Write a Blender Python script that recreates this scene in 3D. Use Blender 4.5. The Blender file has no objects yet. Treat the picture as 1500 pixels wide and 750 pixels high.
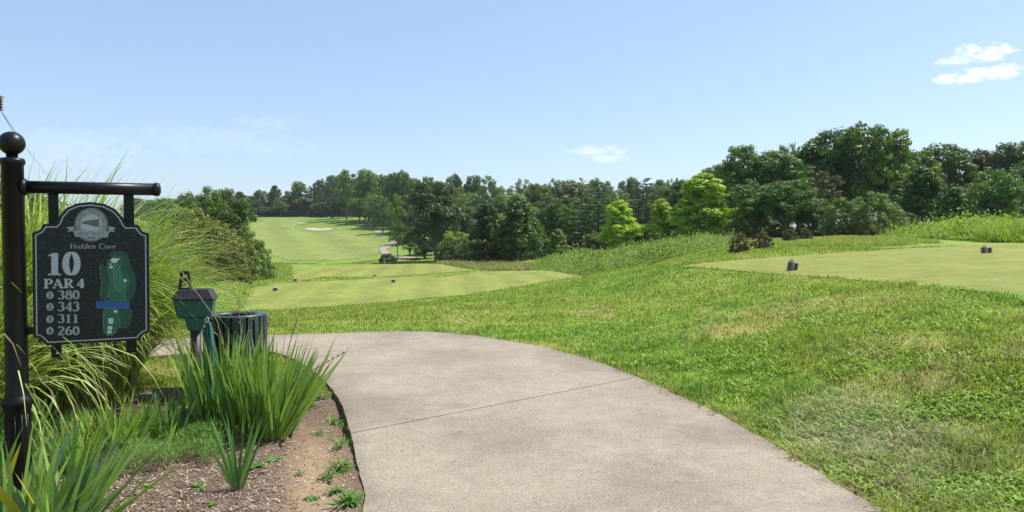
import bpy, bmesh, math, random
import numpy as np
from mathutils import Vector, Matrix
from mathutils.geometry import delaunay_2d_cdt
rng = np.random.default_rng(7)
random.seed(7)
sc = bpy.context.scene
COL = sc.collection
D = bpy.data
F = 1050.0
TH = math.atan(35/1050)
CAMZ = 1.6

# ------------------------------------------------------------------ helpers
def tag(o, label=None, cat=None, group=None, kind=None):
    if label: o['label'] = label
    if cat: o['category'] = cat
    if group: o['group'] = group
    if kind: o['kind'] = kind
    return o
def empty(name, loc=(0,0,0), rz=0.0):
    o = D.objects.new(name, None); COL.objects.link(o)
    o.location = loc; o.rotation_euler = (0,0,rz); o.empty_display_size = .1
    return o
def link(name, me, mat=None, parent=None):
    o = D.objects.new(name, me); COL.objects.link(o)
    if mat is not None: me.materials.append(mat)
    if parent is not None: o.parent = parent
    return o
def np_mesh(name, V, Fc, nper, col=None, smooth=True, mats=None):
    """V (n,3); Fc (m,nper) index array; col (n,3) per-vertex colour"""
    me = D.meshes.new(name)
    V = np.asarray(V, dtype=np.float32); Fc = np.asarray(Fc, dtype=np.int32)
    m = len(Fc)
    me.vertices.add(len(V)); me.vertices.foreach_set('co', V.ravel())
    me.loops.add(m*nper); me.loops.foreach_set('vertex_index', Fc.ravel())
    me.polygons.add(m)
    me.polygons.foreach_set('loop_start', np.arange(0, m*nper, nper, dtype=np.int32))
    try: me.polygons.foreach_set('loop_total', np.full(m, nper, dtype=np.int32))
    except Exception: pass
    me.polygons.foreach_set('use_smooth', np.full(m, smooth, dtype=bool))
    if col is not None:
        a = me.color_attributes.new('Col', 'FLOAT_COLOR', 'POINT')
        c = np.ones((len(V),4), dtype=np.float32); c[:,:3] = np.clip(col, 0, 1)
        a.data.foreach_set('color', c.ravel())
    me.update(calc_edges=True)
    return me
def bm_obj(name, bm, mat, parent=None, smooth=False):
    me = D.meshes.new(name); bm.normal_update(); bm.to_mesh(me); bm.free()
    if smooth:
        for p in me.polygons: p.use_smooth = True
    return link(name, me, mat, parent)
def box_bm(bm, x0,x1,y0,y1,z0,z1, bev=0.0, M=None):
    r = bmesh.ops.create_cube(bm, size=1.0)
    vs = r['verts']
    for v in vs:
        v.co = Vector((x0+(v.co.x+.5)*(x1-x0), y0+(v.co.y+.5)*(y1-y0), z0+(v.co.z+.5)*(z1-z0)))
    if bev > 0:
        es = list({e for v in vs for e in v.link_edges})
        rb = bmesh.ops.bevel(bm, geom=es, offset=bev, segments=2, affect='EDGES', profile=.6)
        vs = list({v for f in rb['faces'] for v in f.verts} | {v for v in vs if v.is_valid})
    if M is not None:
        for v in vs: v.co = M @ v.co
    return vs
def tube_bm(bm, pts, rad, n=12, caps=True):
    rings = []
    pts = [Vector(p) for p in pts]
    up = Vector((0,0,1))
    for i,p in enumerate(pts):
        a = pts[max(i-1,0)]; b = pts[min(i+1,len(pts)-1)]
        t = (b-a).normalized()
        ref = Vector((1,0,0)) if abs(t.x) < .8 else Vector((0,1,0))
        u = t.cross(ref).normalized(); w = t.cross(u).normalized()
        r = rad[i] if hasattr(rad,'__len__') else rad
        rings.append([bm.verts.new(p + (u*math.cos(2*math.pi*k/n)+w*math.sin(2*math.pi*k/n))*r) for k in range(n)])
    for a,b in zip(rings, rings[1:]):
        for k in range(n):
            bm.faces.new((a[k],a[(k+1)%n],b[(k+1)%n],b[k]))
    if caps:
        bm.faces.new(rings[0][::-1]); bm.faces.new(rings[-1])
def lathe_bm(bm, prof, c=(0,0,0), n=24):
    rings = []
    for r,z in prof:
        rings.append([bm.verts.new((c[0]+max(r,1e-4)*math.cos(2*math.pi*k/n), c[1]+max(r,1e-4)*math.sin(2*math.pi*k/n), c[2]+z)) for k in range(n)])
    for a,b in zip(rings, rings[1:]):
        for k in range(n):
            bm.faces.new((a[k],a[(k+1)%n],b[(k+1)%n],b[k]))
    bm.faces.new(rings[0][::-1]); bm.faces.new(rings[-1])
def hash2(ix, iy, seed):
    h = (ix.astype(np.int64)*374761393 + iy.astype(np.int64)*668265263 + seed*1442695041) & 0xffffffff
    h = ((h ^ (h >> 13))*1274126177) & 0xffffffff
    return ((h ^ (h >> 16)) & 0xffff)/65535.0
def vnoise(x, y, seed=0):
    x = np.asarray(x, float); y = np.asarray(y, float)
    ix = np.floor(x); iy = np.floor(y); fx = x-ix; fy = y-iy
    fx = fx*fx*(3-2*fx); fy = fy*fy*(3-2*fy)
    a = hash2(ix,iy,seed); b = hash2(ix+1,iy,seed); c = hash2(ix,iy+1,seed); d = hash2(ix+1,iy+1,seed)
    return (a*(1-fx)+b*fx)*(1-fy)+(c*(1-fx)+d*fx)*fy
def fbm(x, y, seed=0, oct=3):
    s = 0; a = 1; t = 0
    for o in range(oct):
        s = s + a*vnoise(x*2**o, y*2**o, seed+o*17); t += a; a *= .5
    return s/t
def sstep(a, b, x):
    t = np.clip((x-a)/(b-a), 0, 1); return t*t*(3-2*t)

# ------------------------------------------------------------------ camera geometry of the survey
def ray(px, py):
    x = (px-750)/F; zc = -(py-375)/F
    return np.array([x, math.cos(TH)+zc*math.sin(TH), -math.sin(TH)+zc*math.cos(TH)])
def zat(py, Y, px=750):
    d = ray(px, py); return CAMZ + d[2]/d[1]*Y
def at(px, py, Y):
    d = ray(px, py); t = Y/d[1]; return Vector((d[0]*t, Y, CAMZ+d[2]*t))

# ------------------------------------------------------------------ terrain: profiles fanned out from the path
PROF = {   # azimuth column: list of (distance, height)
 -500: [(3,0),(8,0),(13,-.1),(25,-.7),(40,-1.0),(80,-2),(130,-3),(300,4),(1500,12)],
 0:    [(3,0),(8,0),(13,-.1),(25,-.8),(40,-1.1),(80,-2.4),(130,-3),(200,1),(300,6.5),(1500,12)],
 200:  [(3,0),(8,0),(13,-.1),(25,-.9),(40,-1.1),(80,-2.8),(130,-2.8),(200,1),(300,7.2),(400,8),(1500,12)],
 340:  [(3,0),(8,0),(12,-.04),(17,-.4),(26,-1.0),(42,-1.3),(54,-2.0),(78,-2.1),(95,-3.4),(110,-2.95),(130,-2.5),(170,-.8),(210,1.6),(260,5.3),(290,7.7),(400,8.5),(1500,12)],
 440:  [(3,0),(8,0),(12,-.03),(17,-.36),(26,-1.08),(42,-1.12),(50,-1.75),(56,-1.95),(78,-1.95),(95,-3.4),(110,-2.95),(130,-2.45),(170,-.7),(210,1.8),(235,4.1),(260,5.6),(290,7.7),(400,8.5),(1500,12)],
 520:  [(3,0),(8,0),(12,-.02),(18,-.33),(27,-1.08),(42,-1.1),(50,-1.75),(56,-1.95),(78,-1.95),(95,-3.3),(110,-2.9),(130,-2.3),(170,-.5),(205,2.0),(230,4.6),(260,6.8),(290,7.7),(400,9),(1500,12)],
 600:  [(3,0),(8,0),(12,0),(18,-.3),(28,-1.05),(42,-1.1),(50,-1.75),(56,-1.9),(78,-1.9),(95,-3),(110,-2.7),(130,-2.0),(170,.3),(205,2.6),(240,4.8),(290,7.0),(400,9),(1500,12)],
 680:  [(3,0),(8,0),(12,0),(19,-.27),(30,-1.05),(43,-1.1),(50,-1.6),(56,-1.75),(75,-1.8),(95,-2.5),(120,-2),(200,1.5),(300,6),(1500,12)],
 750:  [(3,0),(8,0),(11,0),(20,-.28),(33,-1.05),(45,-1.1),(52,-1.4),(60,-1.6),(75,-1.7),(95,-2),(120,-1.6),(200,1.5),(300,5),(1500,12)],
 820:  [(3,0),(8,0),(11,.02),(17,.06),(24,-.2),(34,-1.0),(44,-1.05),(55,-1.2),(80,-1.5),(120,-1.4),(200,1),(300,4),(1500,12)],
 900:  [(3,0),(8,0),(11,.1),(15.7,.25),(22,.38),(30,-.2),(36,-.75),(45,-.8),(60,-.7),(80,-.4),(120,0),(200,1),(1500,12)],
 985:  [(3,0),(6.5,0),(8.3,.06),(11,.24),(14,.46),(17.5,.68),(22,.62),(28,.25),(40,.2),(60,.2),(80,.4),(200,2),(1500,12)],
 1100: [(3,0),(5.6,0),(7.2,.1),(8.9,.25),(11,.45),(14.9,.72),(18,.8),(24,.88),(35,.95),(60,1.0),(100,1.3),(200,2),(1500,12)],
 1200: [(3,0),(4.8,0),(6.3,.15),(7.8,.35),(9.8,.55),(12.9,.74),(17,.83),(22,.93),(35,1.22),(60,1.15),(100,1.5),(200,2),(1500,12)],
 1300: [(3,0),(4.4,0),(5.65,.2),(7.2,.5),(9.07,.65),(11.6,.75),(17,.93),(25,1.02),(35,1.25),(60,1.3),(100,1.6),(200,2),(1500,12)],
 1500: [(2.5,.02),(3.97,.05),(5.25,.3),(6.56,.6),(8.9,.78),(15,1.0),(28,1.15),(35,1.25),(60,1.7),(100,2),(200,3),(1500,12)],
 1900: [(2.5,.2),(3.97,.35),(5.25,.6),(8.9,.9),(15,1.1),(28,1.2),(60,1.8),(200,3),(1500,12)],
}
def pchip(x, y, xi):
    x = np.asarray(x,float); y = np.asarray(y,float)
    h = np.diff(x); d = np.diff(y)/h
    m = np.zeros_like(y)
    for i in range(1,len(x)-1):
        if d[i-1]*d[i] > 0:
            w1 = 2*h[i]+h[i-1]; w2 = h[i]+2*h[i-1]
            m[i] = (w1+w2)/(w1/d[i-1]+w2/d[i])
    m[0] = d[0]; m[-1] = d[-1]
    xi = np.clip(xi, x[0], x[-1])
    k = np.clip(np.searchsorted(x, xi)-1, 0, len(x)-2)
    t = (xi-x[k])/h[k]
    return ((2*t**3-3*t**2+1)*y[k]+(t**3-2*t**2+t)*h[k]*m[k]+(-2*t**3+3*t**2)*y[k+1]+(t**3-t**2)*h[k]*m[k+1])
SG = np.linspace(math.log(2.5), math.log(1500), 700)
_us = np.array([(p-750)/F for p in PROF])
_tab = np.array([pchip(np.log([a for a,_ in pr]), [b for _,b in pr], SG) for pr in PROF.values()])
UG = np.linspace(_us[0], _us[-1], 500)
TAB = np.array([pchip(_us, _tab[:,j], UG) for j in range(len(SG))])      # (s,u)
for _ in range(3):
    TAB[:,1:-1] = .25*TAB[:,:-2]+.5*TAB[:,1:-1]+.25*TAB[:,2:]
    TAB[1:-1,:] = .25*TAB[:-2,:]+.5*TAB[1:-1,:]+.25*TAB[2:,:]
def H(X, Y):
    X = np.asarray(X,float); Y = np.asarray(Y,float)
    Yc = np.clip(Y, 2.5, 1500)
    u = np.clip(X/Yc, UG[0], UG[-1]-1e-6); s = np.log(Yc)
    fi = np.clip((s-SG[0])/(SG[1]-SG[0]), 0, len(SG)-1.001); fj = np.clip((u-UG[0])/(UG[1]-UG[0]), 0, len(UG)-1.001)
    i = fi.astype(int); j = fj.astype(int); a = fi-i; b = fj-j
    z = TAB[i,j]*(1-a)*(1-b)+TAB[i+1,j]*a*(1-b)+TAB[i,j+1]*(1-a)*b+TAB[i+1,j+1]*a*b
    und = (fbm(X*.9, Y*.9, 5)-.5)*.05*sstep(9,14,Y)+(fbm(X*.12, Y*.12, 9)-.5)*.5*sstep(60,140,Y)
    return z+und
def h(x, y): return float(H(np.array([x]), np.array([y]))[0])
def g(px, py, ymax=420):
    """where the sight line of a surveyed direction meets the ground"""
    d = ray(px, py); d = d/d[1]
    t = np.geomspace(2.2, ymax, 2500)
    dz = CAMZ+d[2]*t - H(d[0]*t, t)
    k = np.argmax(dz < 0)
    if not (dz < 0).any(): k = len(t)-1
    return (d[0]*t[k], t[k])
def gp(pts): return [g(*p) for p in pts]

# ------------------------------------------------------------------ materials
def mat(name):
    m = D.materials.new(name); m.use_nodes = True
    nt = m.node_tree; b = nt.nodes['Principled BSDF']
    return m, nt, b
def N(nt, t, **kw):
    n = nt.nodes.new(t)
    for k,v in kw.items():
        if k in n.inputs: n.inputs[k].default_value = v
        else: setattr(n, k, v)
    return n
def ramp(nt, fac, stops):
    r = nt.nodes.new('ShaderNodeValToRGB'); e = r.color_ramp.elements
    while len(e) < len(stops): e.new(.5)
    for el,(p,c) in zip(e, stops): el.position = p; el.color = (*c,1) if len(c)==3 else c
    nt.links.new(fac, r.inputs[0]); return r
def bump(nt, b, hsock, strength=.3, dist=.01):
    n = N(nt, 'ShaderNodeBump', Strength=strength, Distance=dist)
    nt.links.new(hsock, n.inputs['Height']); nt.links.new(n.outputs[0], b.inputs['Normal']); return n
def pos(nt): return nt.nodes.new('ShaderNodeNewGeometry').outputs['Position']
def noise(nt, scale, detail=4, vec=None, rough=.6):
    n = N(nt, 'ShaderNodeTexNoise', Scale=scale, Detail=detail, Roughness=rough)
    nt.links.new(vec if vec is not None else pos(nt), n.inputs['Vector']); return n
def mixc(nt, fac, a, b, bt='MIX'):
    n = nt.nodes.new('ShaderNodeMix'); n.data_type = 'RGBA'; n.blend_type = bt
    for s,v in ((0,fac),(6,a),(7,b)):
        if hasattr(v,'links') or hasattr(v,'is_linked'): nt.links.new(v, n.inputs[s])
        else: n.inputs[s].default_value = v if s==0 else (*v,1)
    return n.outputs[2]
def simple(name, col, rough=.5, metal=0, nscale=None, var=.15, bmp=0, spec=.5):
    m, nt, b = mat(name)
    b.inputs['Roughness'].default_value = rough; b.inputs['Metallic'].default_value = metal
    b.inputs['Specular IOR Level'].default_value = spec
    if nscale:
        tc = N(nt,'ShaderNodeTexCoord').outputs['Object']
        n = noise(nt, nscale, 5, tc)
        c = [max(0,v*(1-var)) for v in col]; d = [min(1,v*(1+var)) for v in col]
        r = ramp(nt, n.outputs[0], [(.3,c),(.7,d)])
        nt.links.new(r.outputs[0], b.inputs['Base Color'])
        if bmp: bump(nt, b, n.outputs[0], bmp, .004)
    else: b.inputs['Base Color'].default_value = (*col,1)
    return m
def leaf_mat(name, obj_color=True, trans=.35, rough=.5, spec=.35):
    m, nt, b = mat(name)
    att = N(nt, 'ShaderNodeAttribute', attribute_name='Col')
    c = att.outputs['Color']
    if obj_color:
        oi = N(nt,'ShaderNodeObjectInfo')
        c = mixc(nt, 1.0, c, oi.outputs['Color'], 'MULTIPLY')
    nt.links.new(c, b.inputs['Base Color'])
    b.inputs['Roughness'].default_value = rough; b.inputs['Specular IOR Level'].default_value = spec
    tr = N(nt,'ShaderNodeBsdfTranslucent')
    tc = mixc(nt, 1.0, c, (1.25,1.3,.55), 'MULTIPLY')
    nt.links.new(tc, tr.inputs['Color'])
    mx = N(nt,'ShaderNodeMixShader'); mx.inputs[0].default_value = trans
    nt.links.new(b.outputs[0], mx.inputs[1]); nt.links.new(tr.outputs[0], mx.inputs[2])
    nt.links.new(mx.outputs[0], nt.nodes['Material Output'].inputs['Surface'])
    return m
M_CROWN = leaf_mat('tree_leaves', True, .36, .42, .3)
M_BLADE = leaf_mat('grass_blades', False, .35, .6, .12)
M_IRIS = leaf_mat('sword_leaves', False, .35, .42, .3)
M_BARK = simple('bark', (.13,.10,.075), .9, nscale=6, var=.35, bmp=.6)
M_BARKW = simple('pale_bark', (.34,.31,.26), .85, nscale=4, var=.4, bmp=.3)

# ground: base colour carried by an attribute (which kind of turf grows where) plus fine procedural variation
def turf_mat(name, stripe=False):
    m, nt, b = mat(name)
    att = N(nt,'ShaderNodeAttribute', attribute_name='Col')
    n1 = noise(nt, 38, 6, rough=.75); n2 = noise(nt, 2.2, 6, rough=.7); n3 = noise(nt, .35, 4)
    r1 = ramp(nt, n1.outputs[0], [(.3,(.62,.62,.6)),(.7,(1.35,1.35,1.3))])
    r2 = ramp(nt, n2.outputs[0], [(.32,(.82,.9,.8)),(.5,(1,1,1)),(.7,(1.22,1.1,1.05))])
    r3 = ramp(nt, n3.outputs[0], [(.3,(.9,.96,.9)),(.7,(1.12,1.04,1.0))])
    c = mixc(nt,1.0,att.outputs['Color'],r1.outputs[0],'MULTIPLY')
    c = mixc(nt,1.0,c,r2.outputs[0],'MULTIPLY'); c = mixc(nt,1.0,c,r3.outputs[0],'MULTIPLY')
    nt.links.new(c, b.inputs['Base Color'])
    b.inputs['Roughness'].default_value = .85; b.inputs['Specular IOR Level'].default_value = .15
    add = N(nt,'ShaderNodeMath', operation='ADD'); nt.links.new(n1.outputs[0], add.inputs[0]); nt.links.new(n2.outputs[0], add.inputs[1])
    bump(nt, b, add.outputs[0], .5, .03)
    return m
M_TURF = turf_mat('turf')

# ------------------------------------------------------------------ outlines on the ground
LEFT_EDGE = [(540,750),(527,700),(517,650),(508,612),(496,585),(479,562),(457,545),(437,531),(415,520),(390,514),(330,515),(270,519),(200,525),(100,532),(-100,545),(-500,560)]
RIGHT_EDGE = [(1290,750),(1235,718),(1150,665),(1100,635),(1050,608),(1000,585),(950,562),(900,541),(850,524),(800,511),(750,501),(700,493),(650,488.5),(600,486),(500,487),(400,489.5),(300,492),(200,495),(100,498),(-100,504),(-500,512)]
def gflat(px, py, z=0.03):
    d = ray(px,py); t = (z-CAMZ)/d[2]; return (d[0]*t, d[1]*t)
LE = [(-.62,-3.0),(-.66,1.5)] + [gflat(*p) for p in LEFT_EDGE]
RE = [(2.3,-3.0),(2.25,1.5)] + [gflat(*p) for p in RIGHT_EDGE]
def smooth_poly(p, k=3):
    p = np.array(p)
    for _ in range(k):
        q = [p[0]]
        for a,b in zip(p[:-1],p[1:]): q += [a*.75+b*.25, a*.25+b*.75]
        q.append(p[-1]); p = np.array(q)
    return [tuple(v) for v in p]
def rag(line, amp, seed):
    out=[]
    for a,b in zip(line[:-1],line[1:]):
        L=math.hypot(b[0]-a[0],b[1]-a[1]); k=max(1,min(40,int(L/.07))) if a[1]<12.5 and abs(a[0])<7 else 1
        for i in range(k):
            x=a[0]+(b[0]-a[0])*i/k; y=a[1]+(b[1]-a[1])*i/k
            out.append((x+amp*(float(fbm(x*9,y*9,seed,3))-.5), y+amp*(float(fbm(x*9,y*9,seed+5,3))-.5)))
    out.append(line[-1]); return out
LEs, REs = rag(smooth_poly(LE,2),.018,201), rag(smooth_poly(RE,2),.06,211)
PATH = LEs + REs[::-1]
def inside(poly, X, Y):
    X = np.asarray(X); Y = np.asarray(Y); r = np.zeros(X.shape, bool)
    n = len(poly)
    for i in range(n):
        x0,y0 = poly[i]; x1,y1 = poly[(i+1)%n]
        if y0 == y1: continue
        c = ((y0 > Y) != (y1 > Y)) & (X < (x1-x0)*(Y-y0)/(y1-y0)+x0)
        r ^= c
    return r
def dist_poly(line, X, Y):
    d = np.full(np.shape(X), 1e9)
    for (x0,y0),(x1,y1) in zip(line[:-1], line[1:]):
        L = (x1-x0)**2+(y1-y0)**2+1e-12
        t = np.clip(((X-x0)*(x1-x0)+(Y-y0)*(y1-y0))/L, 0, 1)
        d = np.minimum(d, np.hypot(X-x0-t*(x1-x0), Y-y0-t*(y1-y0)))
    return d
BED = [(-.68,.5)]+[p for p in LEs if p[1] > 1.5 and p[0] > -3.2] 
BED = [(x-.004,y) for x,y in BED if y < 8.2]
_bl = [gflat(*p) for p in [(432,535),(418,552),(395,562),(330,566),(270,566),(215,570),(150,585),(60,600),(-60,612),(-400,640)]]
BED = BED + smooth_poly(_bl,2) + [(-6.5,2.0),(-4.5,.5)]

TEE1 = smooth_poly(gp([(352,456),(362,436),(374,418),(460,413.5),(560,408),(690,398.5),(760,396.5),(830,398),(858,403),(800,413),(720,428),(620,439),(520,447),(430,453),(352,456)]),1)
TEE2 = gp([(431,414.3),(430,395),(520,390.5),(625,386.5),(650,388),(692,397.2),(560,406.2)])
TEE3 = smooth_poly(gp([(992,391),(1100,380),(1200,373.5),(1350,363),(1490,358),(1700,351)]) + [(30,26),(22,14),(9,3)] + gp([(1700,470),(1500,436),(1400,425),(1300,415),(1200,407),(1100,399),(1030,394)]),1)
FAIRWAY = smooth_poly(gp([(372,326),(366,334),(374,350),(394,372),(420,382),(450,383),(500,381.5),(535,377),(560,369),(562,362),(556,354),(572,348),(545,341.5),(500,338),(462,341),(440,340),(428,332),(446,327),(420,325),(395,324)]),1)
GREEN = gp([(378,322.5),(400,320.5),(440,322),(458,325.5),(440,327),(400,325.5)])
BUNKER = gp([(448,334.6),(462,334.2),(470,335.4),(480,334.3),(488,335.5),(484,337.6),(470,338.8),(455,338),(447,336.6)])
FPATHS = [ # far cart paths
 gp([(596,350),(600,353),(585,358),(572,362),(566,366),(570,371),(580,375),(596,376.6),(612,377.4),(612,380),(592,379.4),(572,378),(558,372),(555,365),(562,360),(575,355)]),
 gp([(548,339),(556,338),(560,343),(566,346),(560,347.5),(552,343.5)]),
 gp([(422,326),(432,325.2),(446,327.2),(450,329),(440,328.6)]),
]
print('fairway', FAIRWAY[:3], 'bunker', BUNKER[0])

def turf_colour(X, Y):
    """albedo of the turf at a place, by what grows there"""
    n = len(X)
    a = fbm(X*1.3, Y*1.3, 1, 4); b = fbm(X*.45, Y*.45, 2, 3); c2 = fbm(X*4, Y*4, 3, 3)
    base = np.stack([.185+.08*(a-.5), .25+.08*(a-.5), .036+.0*a], 1)
    dry = np.array([.33,.30,.13]); lush = np.array([.10,.21,.022]); lime = np.array([.22,.31,.03])
    def mix(col, tgt, w): return col*(1-w[:,None])+tgt*w[:,None]
    col = mix(base, lush, sstep(.52,.7,b)*.7)
    col = mix(col, lime, sstep(.55,.72,c2)*.55)
    col = mix(col, dry, sstep(.56,.70,a*.45+(1-b)*.2+c2*.35)*.75)
    # dry strips along the path's right side
    dp = dist_poly(REs, X, Y)
    col = mix(col, dry, np.exp(-(dp/.25)**2)*.5*sstep(.35,.6,c2))
    dryp = np.exp(-((X-2.7)**2/.25+(Y-5.3)**2/.7)); col = mix(col, np.array([.36,.34,.2]), np.clip(dryp*1.2*c2*1.6,0,.75))
    dryp = np.exp(-((X-4.0)**2/2+(Y-10.)**2/.5)); col = mix(col, dry, np.clip(dryp*c2*1.2,0,.6))
    # coarse rough further out is a little yellower
    far = sstep(60,150,Y); col = mix(col, np.array([.15,.225,.045]), far*.8)
    return col
TEE_C = np.array([.205,.228,.052]); FW_C = np.array([.18,.228,.058])

def ground_grid():
    ang = np.concatenate([np.linspace(-180,-52,40,endpoint=False), np.linspace(-52,52,620), np.linspace(52,180,40)[1:-1]])
    ang = np.radians(ang)
    r = np.concatenate([[0.05], np.geomspace(1.0, 60, 330), np.geomspace(60,420,330)[1:], np.geomspace(420,1250,30)[1:]])
    A,R = np.meshgrid(ang, r, indexing='ij')
    X = (R*np.sin(A)).ravel(); Y = (R*np.cos(A)).ravel()
    Z = H(X,Y)
    na, nr = A.shape
    i = np.arange(na)[:,None]; j = np.arange(nr-1)[None,:]
    a = i*nr+j; b = ((i+1)%na)*nr+j
    Fc = np.stack([a, a+1, b+1, b], -1).reshape(-1,4)
    ccw = Fc
    return X,Y,Z,ccw
X,Y,Z,Fc = ground_grid()
inpath = inside(PATH, X, Y) | inside(BED, X, Y)
Zg = Z - inpath*.05
me = np_mesh('ground', np.stack([X,Y,Zg],1), Fc, 4, turf_colour(X,Y))
ground = link('ground', me, M_TURF); tag(ground, kind='structure')
GX,GY = X,Y

def region(name, poly, off, material, col=None, kind='structure', skirt=0.0, extra=None, lattice=True, zf=None):
    """a sheet of ground cover draped on the terrain within an outline"""
    P = np.array(poly)
    sel = inside(poly, GX, GY) if lattice else np.zeros(len(GX),bool)
    idx = np.nonzero(sel)[0]
    pts = list(map(tuple, P))
    # densify the outline
    out = []
    for a,b in zip(pts, pts[1:]+pts[:1]):
        L = math.hypot(b[0]-a[0], b[1]-a[1]); st = max(.06, .02*math.hypot(*a))
        k = max(1,int(L/st)); k = min(k,60)
        out += [(a[0]+(b[0]-a[0])*i/k, a[1]+(b[1]-a[1])*i/k) for i in range(k)]
    if lattice:
        keep = dist_poly(out+[out[0]], GX[idx], GY[idx]) > .004*GY[idx]
        idx = idx[keep]
    if extra is not None: out_in = extra
    nb = len(out)
    allp = [Vector(p) for p in out] + [Vector((GX[i],GY[i])) for i in idx]
    v,e,f,_,_,_ = delaunay_2d_cdt(allp, [(i,(i+1)%nb) for i in range(nb)], [], 1, 1e-5)
    VX = np.array([p[0] for p in v]); VY = np.array([p[1] for p in v])
    VZ = (zf or H)(VX,VY)+off
    V = np.stack([VX,VY,VZ],1); T = np.array([list(t) for t in f if len(t)==3])
    c = None if col is None else col(VX,VY)
    if skirt:
        # boundary skirt
        from collections import Counter
        ed = Counter()
        for t in T:
            for a,b in ((t[0],t[1]),(t[1],t[2]),(t[2],t[0])): ed[(a,b)] += 1
        be = [(a,b) for (a,b) in ed if (b,a) not in ed]
        ids = sorted({a for a,_ in be}|{b for _,b in be}); mp = {a:len(V)+k for k,a in enumerate(ids)}
        low = V[ids].copy(); low[:,2] -= skirt
        V = np.vstack([V,low])
        if c is not None: c = np.vstack([c,c[ids]])
        T = np.vstack([T, [[b,a,mp[a]] for a,b in be], [[b,mp[a],mp[b]] for a,b in be]])
    me = np_mesh(name, V, T, 3, c, smooth=not skirt)
    o = link(name, me, material)
    if kind: tag(o, kind=kind)
    return o

def short_turf(base, seed, stripe=0, ang=0.3):
    def f(X,Y):
        a = fbm(X*.7,Y*.7,seed,4); b = fbm(X*.15,Y*.15,seed+3,3)
        d_ = fbm(X*3.1,Y*3.1,seed+7,3); c = base[None,:]*(1+.22*(a-.5)[:,None]+.2*(b-.5)[:,None]+.4*(d_-.5)[:,None])*(np.array([1,1,1])+np.array([.14,0,.1])*(sstep(.55,.75,fbm(X*1.9,Y*1.9,seed+9,3)))[:,None])
        if stripe:
            s = np.sin((X*math.cos(ang)+Y*math.sin(ang))*2*math.pi/stripe+2*(b-.5))
            c = c*(1+.085*np.tanh(2*s))[:,None]
        return c
    return f
region('lower_tee', TEE1, .02, M_TURF, short_turf(TEE_C*np.array([.93,1,1]),11,2.2,.1))
region('forward_tee', TEE2, .03, M_TURF, short_turf(TEE_C*np.array([.95,1,1]),12,2.5,.1))
region('upper_tee', TEE3, .015, M_TURF, short_turf(TEE_C*np.array([.95,.98,1]),13))
region('fairway', FAIRWAY, .045, M_TURF, short_turf(FW_C,14,11,.35))
region('putting_green', GREEN, .07, M_TURF, short_turf(FW_C*np.array([.9,1.06,1]),15))
M_SAND = simple('sand', (.40,.33,.24), .95, nscale=3, var=.15, bmp=.3)
region('bunker_sand', BUNKER, .11, M_SAND, None)

# concrete path -----------------------------------------------------
def concrete():
    m, nt, b = mat('concrete')
    n1 = noise(nt, 1.1, 8, rough=.65); n2 = noise(nt, 130, 3, rough=.8); n3 = noise(nt, 7, 8, rough=.7)
    r = ramp(nt, n1.outputs[0], [(.25,(.25,.211,.162)),(.5,(.29,.247,.192)),(.75,(.34,.292,.23))])
    r3 = ramp(nt, n3.outputs[0], [(.28,(.84,.84,.84)),(.7,(1.1,1.1,1.1))])
    r2 = ramp(nt, n2.outputs[0], [(.3,(.5,.5,.5)),(.5,(1,1,1)),(.7,(1.5,1.48,1.42))])
    c = mixc(nt,1.0,r.outputs[0],r3.outputs[0],'MULTIPLY'); c = mixc(nt,1.0,c,r2.outputs[0],'MULTIPLY')
    n5 = noise(nt, 42, 4, rough=.85); r5 = ramp(nt, n5.outputs[0], [(.3,(.72,.71,.70)),(.5,(1,1,1)),(.68,(1.3,1.29,1.26))])
    c = mixc(nt,1.0,c,r5.outputs[0],'MULTIPLY')
    n6 = noise(nt, 16, 2, rough=.5); r6 = ramp(nt, n6.outputs[0], [(.27,(.55,.53,.5)),(.31,(1,1,1))]); c = mixc(nt,.6,c,r6.outputs[0],'MULTIPLY')
    vo = N(nt,'ShaderNodeTexVoronoi', Scale=55); nt.links.new(pos(nt), vo.inputs['Vector'])
    rv = ramp(nt, vo.outputs['Distance'], [(.0,(1,1,1)),(.1,(1,1,1)),(.16,(0,0,0))])
    n4 = noise(nt, 9, 3); r4 = ramp(nt, n4.outputs[0], [(.52,(0,0,0)),(.62,(1,1,1))])
    fm = N(nt,'ShaderNodeMath', operation='MULTIPLY'); nt.links.new(rv.outputs[0], fm.inputs[0]); nt.links.new(r4.outputs[0], fm.inputs[1])
    fm2 = N(nt,'ShaderNodeMath', operation='MULTIPLY'); nt.links.new(fm.outputs[0], fm2.inputs[0]); fm2.inputs[1].default_value=.45
    c = mixc(nt, fm2.outputs[0], c, (.5,.46,.4))
    # dirt worn into the surface along the edges
    att = N(nt,'ShaderNodeAttribute', attribute_name='Col')
    c = mixc(nt,1.0,c,att.outputs['Color'],'MULTIPLY')
    nt.links.new(c, b.inputs['Base Color']); b.inputs['Roughness'].default_value = .88
    b.inputs['Specular IOR Level'].default_value = .25
    ad = N(nt,'ShaderNodeMath', operation='ADD'); nt.links.new(n2.outputs[0], ad.inputs[0]); nt.links.new(n3.outputs[0], ad.inputs[1])
    bump(nt, b, ad.outputs[0], .35, .006)
    return m
M_CONC = concrete()
J1 = (np.array(gflat(513,632,.06)), np.array(gflat(925,552,.06)))
J2 = (np.array(gflat(425,529,.06)), np.array(gflat(640,488,.06)))
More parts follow.
